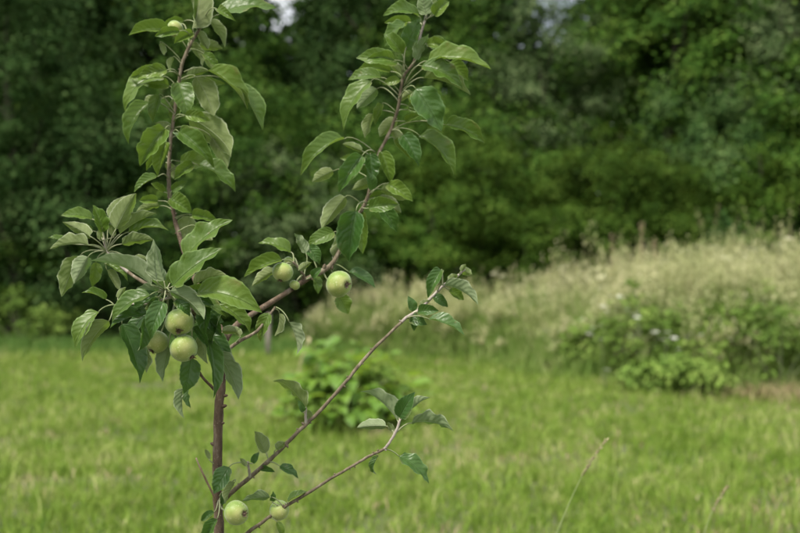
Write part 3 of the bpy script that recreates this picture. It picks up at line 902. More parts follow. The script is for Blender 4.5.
# left upright shoot
leaves(lead_l, lead_l_pts, [
 (169.6, 31.5, 129, 36, 14, 'u', 0.12), (193, 28, 203, -28, 18, 'd', 0.05), (196, 27, 186, -20, 12, 'u', 0.04), (219, 14.6, 276.5, 8.5, 15, 'u', 0.12, D(node=(200, 30, 1.92))),
 (193, 33, 174, 44, 12, 'u', 0.1), (197, 31, 208, 50, 10, 'd', 0.1), (189, 43, 203, 67, 8, 'd', 0.12), (204, 54, 219, 69, 9, 'u', 0.15),
 (160, 43, 164, 55, 7, 'd', 0.1, D(node=(182, 62, 1.92))), (173, 57, 171, 73, 5, 'd', 0.1), (187, 77, 210, 71, 9, 'd', 0.1),
 (163, 77, 125, 112, 15, 'u', 0.26, D(node=(178, 88, 1.92))), (150, 103, 127, 143, 14, 'u', 0.13, D(node=(175, 115, 1.91))), (169, 86, 142, 84, 12, 'u', 0.12),
 (178, 83, 187.6, 117, 20, 'u', 0.05, D(d=1.88)), (196, 77, 214, 116, 21, 'd', 0.14, D(node=(180, 80, 1.92), d=1.91)),
 (209, 71, 248, 109, 17, 'u', 0.12, D(node=(184, 72, 1.92))), (234, 86, 261, 131, 13, 'u', 0.10, D(node=(184, 80, 1.92))),
 (159, 95, 153, 123, 11, 'u', 0.1, D(node=(174, 112, 1.91))), (177, 106, 174, 123, 11, 'u', 0.1), (181, 100, 168, 108, 8, 'd', 0.1),
 (165, 129, 140, 166, 24, 'u', 0.10, D(d=1.87, node=(172, 130, 1.91))), (166, 142, 158, 177, 16, 'u', 0.08, D(d=1.89)), (170, 130, 155, 123, 10, 'd', 0.1),
 (179, 132, 214, 167, 21, 'u', 0.16, D(d=1.87, node=(172, 136, 1.91))), (189, 117, 233, 157, 23, 'd', 0.16, D(d=1.92, node=(175, 119, 1.91))), (212, 138, 228, 168, 14, 'd', 0.08, D(d=1.93, node=(173, 128, 1.91))),
 (193, 164, 174, 180, 13, 'u', 0.1, D(d=1.87, node=(170, 170, 1.89))), (198, 165, 236, 191, 14, 'u', 0.12, D(d=1.89, node=(170, 172, 1.89))), (166, 163, 176, 180, 8, 'd', 0.12),
 (172, 191, 188, 181, 8, 'u', 0.1), (164, 192, 151, 183, 9, 'u', 0.1), (158, 201, 139, 201, 10, 'u', 0.12, D(node=(169, 203, 1.87))),
 (170, 199, 192, 213, 17, 'u', 0.1), (192, 215, 219, 223, 13, 'u', 0.14, D(node=(175, 218, 1.86))), (190, 216, 186, 243, 18, 'd', 0.06, D(node=(176, 219, 1.86))),
 (160, 206, 136, 212, 9, 'd', 0.1, D(node=(172, 210, 1.87))), (196, 226, 212, 240, 12, 'd', 0.1, D(node=(178, 232, 1.85))),
])
def fillers(bo, bpts, n, lo, hi, seed):
    g = random.Random(seed)
    for i in range(n):
        p = bpts[int((lo + (hi - lo) * (i + g.random()) / n) * (len(bpts) - 1))]
        px_, py_ = p.x / p.y * FPX + 400, 266.5 - (p.z - CAM_H) / p.y * FPX
        a = g.choice((-1, 1)); b0 = g.uniform(8, 16); L_ = g.uniform(20, 34); dn = g.uniform(-0.25, 1.1)
        bx, by = px_ + a * b0, py_ - g.uniform(2, 10)
        leaf(bo, bpts, bx, by, bx + a * L_ * math.cos(dn), by + L_ * math.sin(dn), L_ * g.uniform(0.3, 0.5), g.choice('uud'), g.uniform(0.06, 0.18), d=p.y + g.choice((-0.05, 0.03, 0.06)), dt=g.uniform(-0.02, 0.02), node=(px_, py_, p.y))
fillers(lead_l, lead_l_pts, 15, 0.42, 0.93, 3)
# rosette on the left
nC = D(node=(107, 252, 1.80))
leaves(tw_c, tw_c_pts, [
 (92, 219, 61, 216, 11, 'u', 0.13, D(d=1.82, **nC)), (89.5, 236, 63, 222, 14, 'd', 0.12, D(d=1.78, **nC)), (88.5, 245, 50, 249, 13, 'd', 0.10, D(d=1.77, **nC)),
 (66, 243, 48, 238, 6, 'u', 0.1, D(d=1.81, **nC)), (103, 232, 93, 205, 18, 'u', 0.06, D(d=1.79, **nC)), (116, 229, 136, 193, 21, 'd', 0.07, D(d=1.78, **nC)),
 (111, 219, 126, 196, 14, 'd', 0.1, D(d=1.82, **nC)), (120, 234, 157, 214, 12, 'd', 0.08, D(d=1.80, **nC)), (129, 232, 168.5, 229, 11, 'u', 0.1, D(d=1.81, **nC)),
 (122, 244, 154, 240, 12, 'd', 0.09, D(d=1.78, **nC)), (80, 256, 62, 297, 19, 'd', 0.08, D(d=1.80, **nC)), (88, 257, 74, 284, 19, 'd', 0.05, D(d=1.77, dark=True, **nC)),
 (133, 259, 149, 260, 6, 'd', 0.08, D(d=1.78, **nC)), (107, 270, 120, 291, 11, 'd', 0.08, D(d=1.79, **nC)), (100, 240, 104, 226, 6, 'd', 0.1, D(d=1.79)),
 (96, 262, 92, 287, 12, 'u', 0.08, D(d=1.82, **nC)), (114, 236, 112, 222, 7, 'd', 0.1, D(d=1.80)), (137, 268, 152, 276, 9, 'd', 0.1, D(d=1.80, node=(126, 270, 1.79))),
 (93, 231, 72, 229, 9, 'u', 0.1, D(d=1.83, **nC)), (105, 263, 128, 280, 11, 'u', 0.1, D(d=1.80, **nC)),
])
# front cluster, around the three apples
nD = D(node=(166, 292, 1.57))
leaves(tw_d, tw_d_pts, [
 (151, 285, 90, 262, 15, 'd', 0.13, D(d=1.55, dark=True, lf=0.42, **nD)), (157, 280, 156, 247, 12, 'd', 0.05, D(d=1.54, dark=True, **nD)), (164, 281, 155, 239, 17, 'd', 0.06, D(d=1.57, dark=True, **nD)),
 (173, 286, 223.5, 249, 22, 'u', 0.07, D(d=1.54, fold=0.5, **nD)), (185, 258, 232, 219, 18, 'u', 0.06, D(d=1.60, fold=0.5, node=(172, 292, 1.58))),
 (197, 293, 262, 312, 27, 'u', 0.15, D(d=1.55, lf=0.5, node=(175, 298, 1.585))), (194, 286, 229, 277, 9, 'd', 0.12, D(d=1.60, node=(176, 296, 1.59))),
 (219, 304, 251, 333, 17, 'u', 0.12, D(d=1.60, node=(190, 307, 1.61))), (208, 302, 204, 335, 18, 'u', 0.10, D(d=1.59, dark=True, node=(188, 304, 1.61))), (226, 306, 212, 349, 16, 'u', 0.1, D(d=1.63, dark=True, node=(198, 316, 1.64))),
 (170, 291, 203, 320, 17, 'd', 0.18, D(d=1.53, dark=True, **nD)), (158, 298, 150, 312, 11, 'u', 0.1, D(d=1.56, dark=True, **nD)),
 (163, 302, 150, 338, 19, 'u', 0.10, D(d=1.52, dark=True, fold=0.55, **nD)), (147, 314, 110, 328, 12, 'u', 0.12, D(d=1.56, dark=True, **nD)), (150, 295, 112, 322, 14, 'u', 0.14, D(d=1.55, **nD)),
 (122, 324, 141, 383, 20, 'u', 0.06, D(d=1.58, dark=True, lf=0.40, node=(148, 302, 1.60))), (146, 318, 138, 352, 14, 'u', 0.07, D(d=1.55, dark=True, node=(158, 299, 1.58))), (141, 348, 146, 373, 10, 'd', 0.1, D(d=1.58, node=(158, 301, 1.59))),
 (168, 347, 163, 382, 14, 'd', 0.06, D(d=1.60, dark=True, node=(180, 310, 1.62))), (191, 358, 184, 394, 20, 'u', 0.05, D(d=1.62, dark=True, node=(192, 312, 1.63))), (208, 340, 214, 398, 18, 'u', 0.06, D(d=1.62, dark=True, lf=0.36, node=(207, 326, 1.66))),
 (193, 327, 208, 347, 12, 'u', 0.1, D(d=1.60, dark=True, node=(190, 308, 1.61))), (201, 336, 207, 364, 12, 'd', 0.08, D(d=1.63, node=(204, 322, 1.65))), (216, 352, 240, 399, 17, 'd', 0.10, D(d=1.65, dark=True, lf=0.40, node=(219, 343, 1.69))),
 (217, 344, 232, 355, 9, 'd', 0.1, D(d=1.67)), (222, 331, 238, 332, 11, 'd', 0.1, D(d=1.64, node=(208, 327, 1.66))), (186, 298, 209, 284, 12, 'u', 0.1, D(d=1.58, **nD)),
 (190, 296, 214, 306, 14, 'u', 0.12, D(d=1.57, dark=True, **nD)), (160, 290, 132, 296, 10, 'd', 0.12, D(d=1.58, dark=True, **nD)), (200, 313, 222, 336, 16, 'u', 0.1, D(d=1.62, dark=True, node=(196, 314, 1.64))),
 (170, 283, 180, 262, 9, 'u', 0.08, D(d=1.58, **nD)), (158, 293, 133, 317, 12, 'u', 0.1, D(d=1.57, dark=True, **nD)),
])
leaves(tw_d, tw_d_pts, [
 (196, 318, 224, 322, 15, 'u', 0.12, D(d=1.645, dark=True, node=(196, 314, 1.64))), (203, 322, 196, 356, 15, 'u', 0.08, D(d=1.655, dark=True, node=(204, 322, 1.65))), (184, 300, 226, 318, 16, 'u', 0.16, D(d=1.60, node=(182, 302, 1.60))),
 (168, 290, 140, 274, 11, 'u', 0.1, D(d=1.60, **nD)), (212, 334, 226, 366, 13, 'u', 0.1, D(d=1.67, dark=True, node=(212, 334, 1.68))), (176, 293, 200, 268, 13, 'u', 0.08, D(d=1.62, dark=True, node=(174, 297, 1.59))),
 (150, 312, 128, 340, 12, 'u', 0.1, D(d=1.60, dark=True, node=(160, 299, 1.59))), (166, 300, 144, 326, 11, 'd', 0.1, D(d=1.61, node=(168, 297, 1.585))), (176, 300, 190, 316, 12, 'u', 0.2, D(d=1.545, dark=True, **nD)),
])
leaves(tw_dl, tw_dl_pts, [
 (98.5, 312, 75, 348, 15, 'u', 0.14, D(d=1.62, node=(115, 305, 1.63))), (109, 321, 82, 361, 15, 'd', 0.10, D(d=1.61, node=(116, 306, 1.63))), (106, 299.5, 82, 292, 9, 'u', 0.10, D(d=1.63, node=(114, 305, 1.63))),
 (118, 298, 126, 287, 7, 'd', 0.1, D(d=1.63)),
])
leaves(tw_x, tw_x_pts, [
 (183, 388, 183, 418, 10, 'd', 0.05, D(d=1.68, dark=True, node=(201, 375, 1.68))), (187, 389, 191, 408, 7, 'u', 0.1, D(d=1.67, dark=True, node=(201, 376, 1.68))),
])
leaves(tw_e, tw_e_pts, [
 (269, 313, 260, 342, 13, 'u', 0.08, D(d=1.72)), (289, 322, 298, 354, 10, 'd', 0.08, D(d=1.74, dark=True, node=(276, 307, 1.75))), (279, 313, 274, 336, 6, 'd', 0.1, D(d=1.76)),
 (240, 336, 232, 326, 8, 'd', 0.1),
])
# right upright shoot
leaves(lead_r, lead_r_pts, [
 (418, 16, 383, 17, 11, 'u', 0.26), (426, 15, 420, -10, 15, 'd', 0.06, D(dark=True)), (431, 15, 434, -12, 12, 'd', 0.06), (434, 15, 449, 2, 13, 'u', 0.2),
 (406.5, 47, 421, 18, 16, 'u', 0.07, D(dark=True, node=(404, 78, 1.92))), (416, 60, 430, 34, 9, 'd', 0.06, D(dark=True)), (427, 44, 447, 47, 11, 'u', 0.28, D(node=(416, 60, 1.92))),
 (428, 61, 491, 71, 15, 'u', 0.13, D(d=1.90, lf=0.42, node=(405, 82, 1.92))), (422, 66, 463, 88, 16, 'u', 0.14, D(d=1.88, node=(404, 86, 1.92))), (424, 78, 470, 96, 12, 'd', 0.10, D(d=1.91, node=(403, 90, 1.92))), (450, 62, 468, 81, 14, 'u', 0.12, D(d=1.92, node=(406, 84, 1.92))),
 (416, 89, 441, 132, 26, 'u', 0.09, D(d=1.86, dark=True, lf=0.54, node=(399, 99, 1.92))), (445, 125, 485.5, 142.5, 15, 'u', 0.10, D(d=1.90, node=(395, 128, 1.92))), (420, 136, 455, 175, 17, 'u', 0.14, D(d=1.89, node=(391, 130, 1.92))),
 (403, 135, 419, 165.5, 17, 'u', 0.07, D(d=1.89, dark=True, node=(391, 131, 1.92))), (405, 121, 421, 115, 8, 'u', 0.1), (397, 64, 356, 59, 15, 'u', 0.14, D(d=1.89, node=(403, 80, 1.92))),
 (402, 54, 384, 34, 15, 'u', 0.16, D(d=1.90, node=(403, 72, 1.92))), (381, 77.6, 348, 80, 10, 'u', 0.14, D(d=1.92, node=(401, 94, 1.92))), (371, 81, 343, 130, 14, 'u', 0.13, D(d=1.90, lf=0.4, node=(400, 97, 1.92))),
 (377, 89, 357, 109, 13, 'd', 0.1, D(d=1.95, node=(399, 102, 1.92), dark=True)), (400, 80, 382, 84, 8, 'u', 0.1), (382, 104, 375, 125, 10, 'u', 0.08, D(node=(396, 112, 1.92))), (373, 114, 365, 138, 10, 'd', 0.08, D(node=(396, 114, 1.92))),
 (396, 120, 379, 137, 13, 'd', 0.1, D(d=1.95)), (344, 139, 301, 176, 15, 'u', 0.16, D(d=1.89, lf=0.4, node=(374, 152, 1.91))), (362, 156, 339, 193, 19, 'u', 0.10, D(d=1.87, dark=True, node=(375, 152, 1.91))),
 (370, 154, 371, 182, 15, 'u', 0.06, D(d=1.90, dark=True)), (381, 152, 391, 184, 16, 'u', 0.08, D(d=1.90)), (333, 171, 312, 182, 11, 'd', 0.12, D(d=1.94, node=(371, 180, 1.90))), (362, 151, 342, 144, 9, 'd', 0.1, D(d=1.93)),
 (388, 184, 413, 202, 14, 'u', 0.12, D(d=1.90, node=(369, 196, 1.9))), (378, 199, 401, 213, 14, 'd', 0.1, D(d=1.91, node=(368, 200, 1.9))),
 (356, 211, 349, 262, 27, 'u', 0.06, D(d=1.85, lf=0.54, dark=True, node=(366, 203, 1.90))), (363, 212, 363, 254, 17, 'u', 0.06, D(d=1.90, node=(366, 205, 1.90))), (345, 197, 322, 230, 17, 'd', 0.12, D(d=1.88, node=(364, 207, 1.90))),
 (380, 206, 397, 232, 16, 'u', 0.10, D(d=1.89, dark=True, node=(366, 206, 1.90))), (334, 232, 306, 248, 13, 'u', 0.12, D(d=1.87, node=(345, 238, 1.88))), (306, 253, 294, 233, 9, 'd', 0.06, D(dark=True, node=(304, 278, 1.83))),
 (308, 246, 320, 264, 12, 'u', 0.08, D(d=1.85, dark=True, node=(318, 272, 1.84))), (349, 272, 375, 289, 9, 'u', 0.12, D(d=1.86, dark=True, node=(332, 264, 1.86))), (338, 296, 348, 314, 15, 'u', 0.08, D(d=1.88, node=(330, 268, 1.86))),
 (316, 276, 318, 294, 8, 'u', 0.1), (312, 277, 322, 268, 8, 'u', 0.1, D(dark=True)), (333, 256, 344, 242, 10, 'd', 0.1), (372, 182, 352, 190, 10, 'd', 0.1, D(d=1.93)), (372, 190, 366, 168, 9, 'u', 0.1, D(dark=True)),
 (399, 100, 414, 92, 9, 'd', 0.1, D(d=1.94)), (392, 128, 401, 150, 11, 'd', 0.08, D(d=1.95)), (404, 76, 388, 62, 10, 'd', 0.08, D(d=1.95)), (350, 230, 336, 262, 13, 'd', 0.08, D(d=1.91)), (366, 200, 386, 194, 9, 'u', 0.12, D(d=1.93)),
])
fillers(lead_r, lead_r_pts, 13, 0.42, 0.95, 8)
leaves(spur_e, spur_e_pts, [
 (290.6, 252, 258, 244, 11, 'u', 0.13, D(d=1.83)), (282, 260, 245, 278, 16, 'u', 0.12, D(d=1.80)), (276, 271, 252, 286, 12, 'd', 0.10, D(d=1.82)), (299, 270, 312, 262, 7, 'd', 0.1),
])
# lower right branch
leaves(br_g, br_g_pts, [
 (441, 270, 428, 298, 15, 'u', 0.14, D(dark=True, d=1.75, node=(443, 287, 1.76))), (444, 285, 478.5, 304, 12, 'd', 0.12, D(dark=True, d=1.74)), (449, 290, 464, 300, 10, 'u', 0.1, D(d=1.77)), (433, 296, 448, 307, 10, 'u', 0.12, D(dark=True)),
 (449, 281, 458, 275, 7, 'd', 0.25), (463, 272, 472, 274, 8, 'd', 0.3), (461, 271, 466, 264, 5, 'd', 0.1), (414, 311, 408, 296, 9, 'u', 0.1, D(dark=True)), (418, 312, 439, 311, 12, 'u', 0.16, D(dark=True)),
 (410, 319, 427, 325, 11, 'u', 0.2, D(dark=True)), (412, 316, 414, 331, 8, 'u', 0.1, D(dark=True)), (429, 319, 464.5, 336, 10, 'u', 0.09, D(dark=True, d=1.72, node=(407, 318, 1.74))), (420, 306, 430, 300, 6, 'd', 0.1),
 (266, 453, 254.5, 431, 15, 'd', 0.05), (276, 449, 285, 442, 8, 'd', 0.1), (259, 469, 275, 472, 8, 'u', 0.12, D(dark=True)), (280, 466, 298.5, 478, 9, 'u', 0.1, D(dark=True, node=(268, 462, 1.68))),
])
leaves(spur_g, spur_g_pts, [
 (306, 407, 274, 379, 11, 'd', 0.1), (303, 412, 298, 400, 6, 'u', 0.15, D(dark=True)), (307, 410, 309, 425, 6, 'd', 0.1),
])
leaves(spur_f, spur_f_pts, [
 (229, 467, 214, 494, 17, 'u', 0.07, D(d=1.65, dark=True, fold=0.5)), (253, 463, 259, 452, 7, 'u', 0.1, D(dark=True)), (246, 466, 240, 458, 5, 'd', 0.1),
])
leaves(trunk_o, trunk_pts, [
 (235, 482, 225, 504, 9, 'd', 0.08, D(d=1.66, node=(219, 500, 1.70))), (224, 492, 221, 506, 8, 'u', 0.08, D(d=1.68, dark=True)), (217, 519, 203, 543, 15, 'u', 0.10, D(d=1.64, dark=True, node=(220, 498, 1.68))), (214, 512, 201, 521, 8, 'u', 0.15, D(d=1.66, dark=True, node=(219, 500, 1.69))),
 (209, 459, 205, 449, 5, 'd', 0.1, D(d=1.69)),
])
leaves(br_h, br_h_pts, [
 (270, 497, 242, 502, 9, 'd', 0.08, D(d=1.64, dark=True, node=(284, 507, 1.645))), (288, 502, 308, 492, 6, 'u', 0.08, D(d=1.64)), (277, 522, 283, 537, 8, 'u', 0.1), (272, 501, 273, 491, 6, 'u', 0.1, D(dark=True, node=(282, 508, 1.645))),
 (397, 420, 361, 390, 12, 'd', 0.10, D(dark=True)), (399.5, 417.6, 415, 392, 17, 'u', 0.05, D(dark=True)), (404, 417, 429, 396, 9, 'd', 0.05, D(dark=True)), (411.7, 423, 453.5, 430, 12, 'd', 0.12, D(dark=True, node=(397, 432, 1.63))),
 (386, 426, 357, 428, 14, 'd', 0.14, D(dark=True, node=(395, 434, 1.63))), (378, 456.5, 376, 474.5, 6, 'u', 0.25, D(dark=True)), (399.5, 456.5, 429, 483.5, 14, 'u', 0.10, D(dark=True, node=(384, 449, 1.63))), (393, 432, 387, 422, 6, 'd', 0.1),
])

# ------------------------------------------------------------------ apples
def apple(px, py, d, rpx, calyx, stalk_to, label, seed):
    g = random.Random(seed)
    c = P(px, py, d); r = rpx * d / FPX
    ax = -Vector(calyx).normalized()            # towards the stalk
    q = ax.to_track_quat('Z', 'Y')
    root_loc = c
    mb = MB()
    prof = []
    nr = 18
    for i in range(nr + 1):
        t = math.pi * i / nr
        rr = math.sin(t) * (1 + 0.05 * math.cos(t))
        z = math.cos(t) * 0.93
        z -= 0.26 * math.exp(-(rr / 0.24) ** 2) if z > 0 else -0.20 * math.exp(-(rr / 0.22) ** 2)
        prof.append((rr, z))
    sg = 24
    ph = g.uniform(0, 6.28)
    def pos(rr, z, th):
        k = 1 + 0.028 * math.cos(5 * th + ph) * (1 - z) * 0.5 + 0.05 * math.cos(th + ph * 2) * (0.6 + 0.4 * z) + 0.03 * math.cos(2 * th + ph)
        return q @ Vector((rr * math.cos(th) * r * k, rr * math.sin(th) * r * k, z * r))
    top = len(mb.v); mb.v.append(pos(0, prof[0][1], 0))
    rings = []
    for rr, z in prof[1:-1]:
        rings.append([len(mb.v) + k for k in range(sg)])
        for k in range(sg): mb.v.append(pos(rr, z, 2 * math.pi * k / sg))
    bot = len(mb.v); mb.v.append(pos(0, prof[-1][1], 0))
    for k in range(sg):
        k2 = (k + 1) % sg
        mb.face([top, rings[0][k], rings[0][k2]])
        mb.face([rings[-1][k], bot, rings[-1][k2]])
        for i in range(len(rings) - 1):
            mb.face([rings[i][k], rings[i + 1][k], rings[i + 1][k2], rings[i][k2]])
    body = mb.build('apple', [M['apple']], apple_tree)
    body.location = c - tree_base
    body['label'] = label
    # dried calyx: five curled sepals round a dark cup
    mc = MB()
    zb = prof[-1][1] * r
    for k in range(6):
        th = 2 * math.pi * k / 6 + g.uniform(-.3, .3)
        o_ = Vector((math.cos(th), math.sin(th), 0)); s_ = Vector((-math.sin(th), math.cos(th), 0))
        L_ = r * g.uniform(0.26, 0.40)
        base = Vector((0, 0, zb + 0.04 * r))
        ps = [base + o_ * 0.05 * r, base + o_ * 0.16 * r - Vector((0, 0, L_ * 0.6)), base + o_ * g.uniform(0.2, 0.42) * r - Vector((0, 0, L_ * g.uniform(0.6, 1.0)))]
        ids = []
        for p, w in zip(ps, (0.10, 0.09, 0.015)):
            ids.append((len(mc.v), len(mc.v) + 1)); mc.v.append(q @ (p - s_ * w * r)); mc.v.append(q @ (p + s_ * w * r))
        for a, b in zip(ids[:-1], ids[1:]): mc.face([a[0], a[1], b[1], b[0]])
    mc.tube([(q @ Vector((0, 0, zb + 0.1 * r)), 0.16 * r), (q @ Vector((0, 0, zb - 0.10 * r)), 0.13 * r), (q @ Vector((0, 0, zb - 0.2 * r)), 0.05 * r)], 8, jitter=0.3)
    mc.build('calyx', [M['calyx']], body)
    ms = MB()
    s0 = q @ Vector((0, 0, prof[0][1] * r - 0.02 * r))
    s3 = P(*stalk_to) - c
    mid = s0 + (q @ Vector((0, 0, 1))) * (s3 - s0).length * 0.45
    ms.tube(catmull([(s0, 0.0014), ((mid + (s0 + s3) / 2) / 2, 0.0013), (s3, 0.0017)], 4), 6)
    ms.build('stalk', [M['petiole']], body)
    return body

apple(179.5, 322, 1.575, 14.4, (0.10, -0.75, -0.70), (170, 294, 1.58), 'upper apple of the cluster of three, its brown calyx facing out', 1)
apple(184, 348.5, 1.575, 14.2, (0.75, -0.25, -0.75), (176, 299, 1.60), 'lower right apple of the cluster of three', 2)
apple(156.5, 342, 1.60, 12.2, (-0.35, -0.45, -0.80), (168, 297, 1.60), 'smaller left apple of the cluster of three, half hidden by leaves', 3)
apple(339, 284, 1.83, 13.4, (0.72, -0.70, -0.05), (322, 270, 1.85), 'large apple under the right branch', 4)
apple(282.5, 272, 1.80, 10.4, (-0.2, -0.3, -0.9), (297, 266, 1.815), 'bright yellow green apple among the leaves on the right branch', 5)
apple(236.5, 513, 1.63, 12.6, (0.80, -0.60, 0.05), (220, 500, 1.69), 'pale apple beside the trunk near the bottom of the picture', 6)
apple(279.5, 510.5, 1.655, 10.2, (0.3, 0.5, -0.8), (282, 508, 1.645), 'apple behind the lowest branch near the bottom of the picture', 7)
apple(175, 29, 1.93, 8.5, (-0.5, -0.2, -0.7), (190, 44, 1.92), 'small yellowish apple at the top of the left shoot', 8)
apple(289, 262, 1.835, 5.5, (-0.4, -0.2, -0.6), (299, 270, 1.82), 'tiny pale fruitlet above the yellow green apple', 9)
apple(294.5, 285, 1.81, 5.2, (-0.4, -0.2, -0.8), (302, 275, 1.82), 'tiny brownish fruitlet below the yellow green apple', 10)

# ------------------------------------------------------------------ garden shrub in the clearing
def make_shrub(px, depth, rad, height, label, n, size, mat, name, cat, shown_parts=True, group=None):
    x = (px - 400) / FPX * depth
    t = empty(name, (x, depth, gz(x, depth)))
    tag(t, label, cat, group)
    g = random.Random(int(px))
    # a few leaf meshes shared by all its leaves
    protos = []
    for k in range(5):
        mb = MB()
        leaf_shape(mb, Vector((0, 0, 0)), Vector((0, size, 0)), Vector((0, 0, 1)), size * g.uniform(0.62, 0.8), g.uniform(0.08, 0.2), g.uniform(0.1, 0.35), 0.05, g.uniform(-.3, .3), nv=6, seed=k, tooth=0.06)
        protos.append(mb.mesh('leaf', [M[mat]]))
    tips = []
    st = MB()
    for k in range(14):
        a = g.uniform(0, 6.28); rr = rad * math.sqrt(g.random()) * 0.75
        top = Vector((math.cos(a) * rr, math.sin(a) * rr, height * g.uniform(0.55, 0.85)))
        st.tube(catmull([(Vector((math.cos(a) * 0.06, math.sin(a) * 0.06, -0.03)), 0.009), (top * 0.5 + Vector((0, 0, 0.08)), 0.007), (top, 0.004)], 3), 5)
        tips.append(top)
    st.build('stems', [M['petiole']], t)
    # small shaded leaves deep inside the mound
    p, nrm, cc = crown_points(30, 1100, rad * 0.72, height * 0.40, height * 0.42, 77, 0.13, True)
    V, l, s_ = leaf_quads(p, nrm, rng.uniform(0.07, 0.12, len(p)))
    tag(link('inner_foliage', np_mesh('inner_foliage', V, l, s_, [M['f_weed']]), t), kind='stuff')
    for k in range(n):
        # scattered through a rounded mound, denser on the outside
        a = g.uniform(0, 6.28); u = g.random() ** 0.35
        el_ = math.asin(g.uniform(0.0, 1.0))
        lob = 1 + 0.22 * math.sin(3 * a + 1) + 0.14 * math.sin(5 * a + 2 * el_)
        p = Vector((math.cos(a) * math.cos(el_) * rad * u * lob, math.sin(a) * math.cos(el_) * rad * u * lob, 0.06 + math.sin(el_) * height * (0.45 + 0.5 * u) * (0.92 + 0.2 * math.sin(2 * a + 0.6) + 0.16 * g.random())))
        o = link('leaf', g.choice(protos), t)
        o.location = p
        o.rotation_euler = (g.uniform(-0.7, 0.35), g.uniform(-0.4, 0.4), a - math.pi / 2 + g.uniform(-0.7, 0.7))
        s = g.uniform(0.45, 1.3); o.scale = (s, s, s)
    return t

M['shrub_leaf'] = leaf_material('shrub_leaf', (0.055, 0.14, 0.010), (0.14, 0.25, 0.022), (0.12, 0.19, 0.04), (0.17, 0.24, 0.07), (0.34, 0.52, 0.05), (0.28, 0.36, 0.12), rough=0.5, tfac=0.3)
make_shrub(347, 9.6, 0.55, 0.64, 'bright green large leaved shrub standing alone in the mown grass', 295, 0.17, 'shrub_leaf', 'garden_shrub', 'shrub')

# leafy weeds in the tall grass
def weed_clump(px, depth, height, wide, var, mat, label):
    x = (px - 400) / FPX * depth
    t = empty('leafy_weed', (x, depth, gz(x, depth)), px * 0.1)
    g = np.random.default_rng(var + 50)
    n = 1300
    p, nrm, cc = crown_points(34, n, wide / 2, height * 0.48, height * 0.5, var + 50, 0.16, True)
    V, l, s = leaf_quads(p, nrm, g.uniform(0.045, 0.10, n))
    o = link('foliage', np_mesh('foliage', V, l, s, [M[mat]]), t)
    mb = MB(); gr = random.Random(var)
    for k in range(9):
        c = Vector(cc[gr.randrange(len(cc))]); b = Vector((gr.uniform(-.1, .1), gr.uniform(-.1, .1), -0.04))
        mb.tube(catmull([(b, 0.007), (b.lerp(c, 0.5) + Vector((0, 0, 0.06)), 0.006), (c, 0.003)], 3), 5)
    mb.build('stem', [M['petiole']], t)
    tag(t, label, 'weed', 'leafy weeds in the uncut grass')
weed_clump(640, 13.2, 1.28, 0.95, 1, 'f_weed', 'tall leafy green weed clump standing in front of the straw grass')
weed_clump(780, 12.5, 0.95, 0.95, 2, 'f_light', 'yellow green leafy clump by the right picture edge')
weed_clump(690, 12.2, 0.42, 1.1, 3, 'f_weed', 'low spreading weed at the cut edge of the tall grass')
weed_clump(732, 13.0, 1.1, 0.95, 4, 'f_weed', 'upright weed clump left of the yellow green one')
weed_clump(595, 14.2, 0.70, 0.8, 5, 'f_weed', 'leafy weed at the left front corner of the tall grass')
weed_clump(660, 12.4, 0.35, 0.7, 6, 'f_light', 'small low light green weed below the tall weed clump')
weed_clump(22, 18.6, 1.05, 1.2, 12, 'f_light', 'loose light green bush under the dark tree at the left picture edge')
weed_clump(58, 18.9, 0.75, 1.1, 13, 'f_weed', 'low loose green growth right of the light green bush at left')
weed_clump(520, 17.0, 0.55, 0.9, 7, 'f_weed', 'soft green weed where the straw grass meets the mown grass')

weed_clump(765, 14.2, 1.15, 1.0, 8, 'f_weed', 'tall leafy weed standing behind the yellow green clump at right')
weed_clump(700, 14.0, 1.05, 0.9, 9, 'f_weed', 'leafy weed in the straw grass behind the low spreading weed')
weed_clump(668, 13.4, 0.80, 0.7, 10, 'f_light', 'light green weed right of the tall weed clump with white flowers')
weed_clump(815, 13.2, 1.00, 0.9, 11, 'f_weed', 'leafy weed cut by the right picture edge')
# white flowering umbels
M['petal'] = simple_mat('white_petal', (0.62, 0.64, 0.55), (0.78, 0.78, 0.72), 20, 0.7, trans=(0.7, 0.7, 0.6), tfac=0.2)
M['cream_petal'] = simple_mat('cream_petal', (0.52, 0.52, 0.32), (0.66, 0.64, 0.45), 20, 0.7, trans=(0.6, 0.6, 0.4), tfac=0.2)
def umbel_parts(kind):
    g = random.Random(kind)
    mb = MB()
    heads = []
    mb.tube(catmull([(Vector((0, 0, -0.03)), 0.006), (Vector((0.02, 0.01, 0.5)), 0.005), (Vector((0.0, 0.03, 0.9)), 0.004)], 3), 5)
    for k in range(4):
        a = g.uniform(0, 6.28); z = g.uniform(0.45, 0.8)
        e = Vector((math.cos(a) * 0.14, math.sin(a) * 0.14, z + 0.18))
        mb.tube([(Vector((0.015, 0.02, z)), 0.003), (e, 0.002)], 4); heads.append(e)
    heads.append(Vector((0, 0.03, 0.92)))
    return mb.mesh('stem', [M['petiole']]), heads
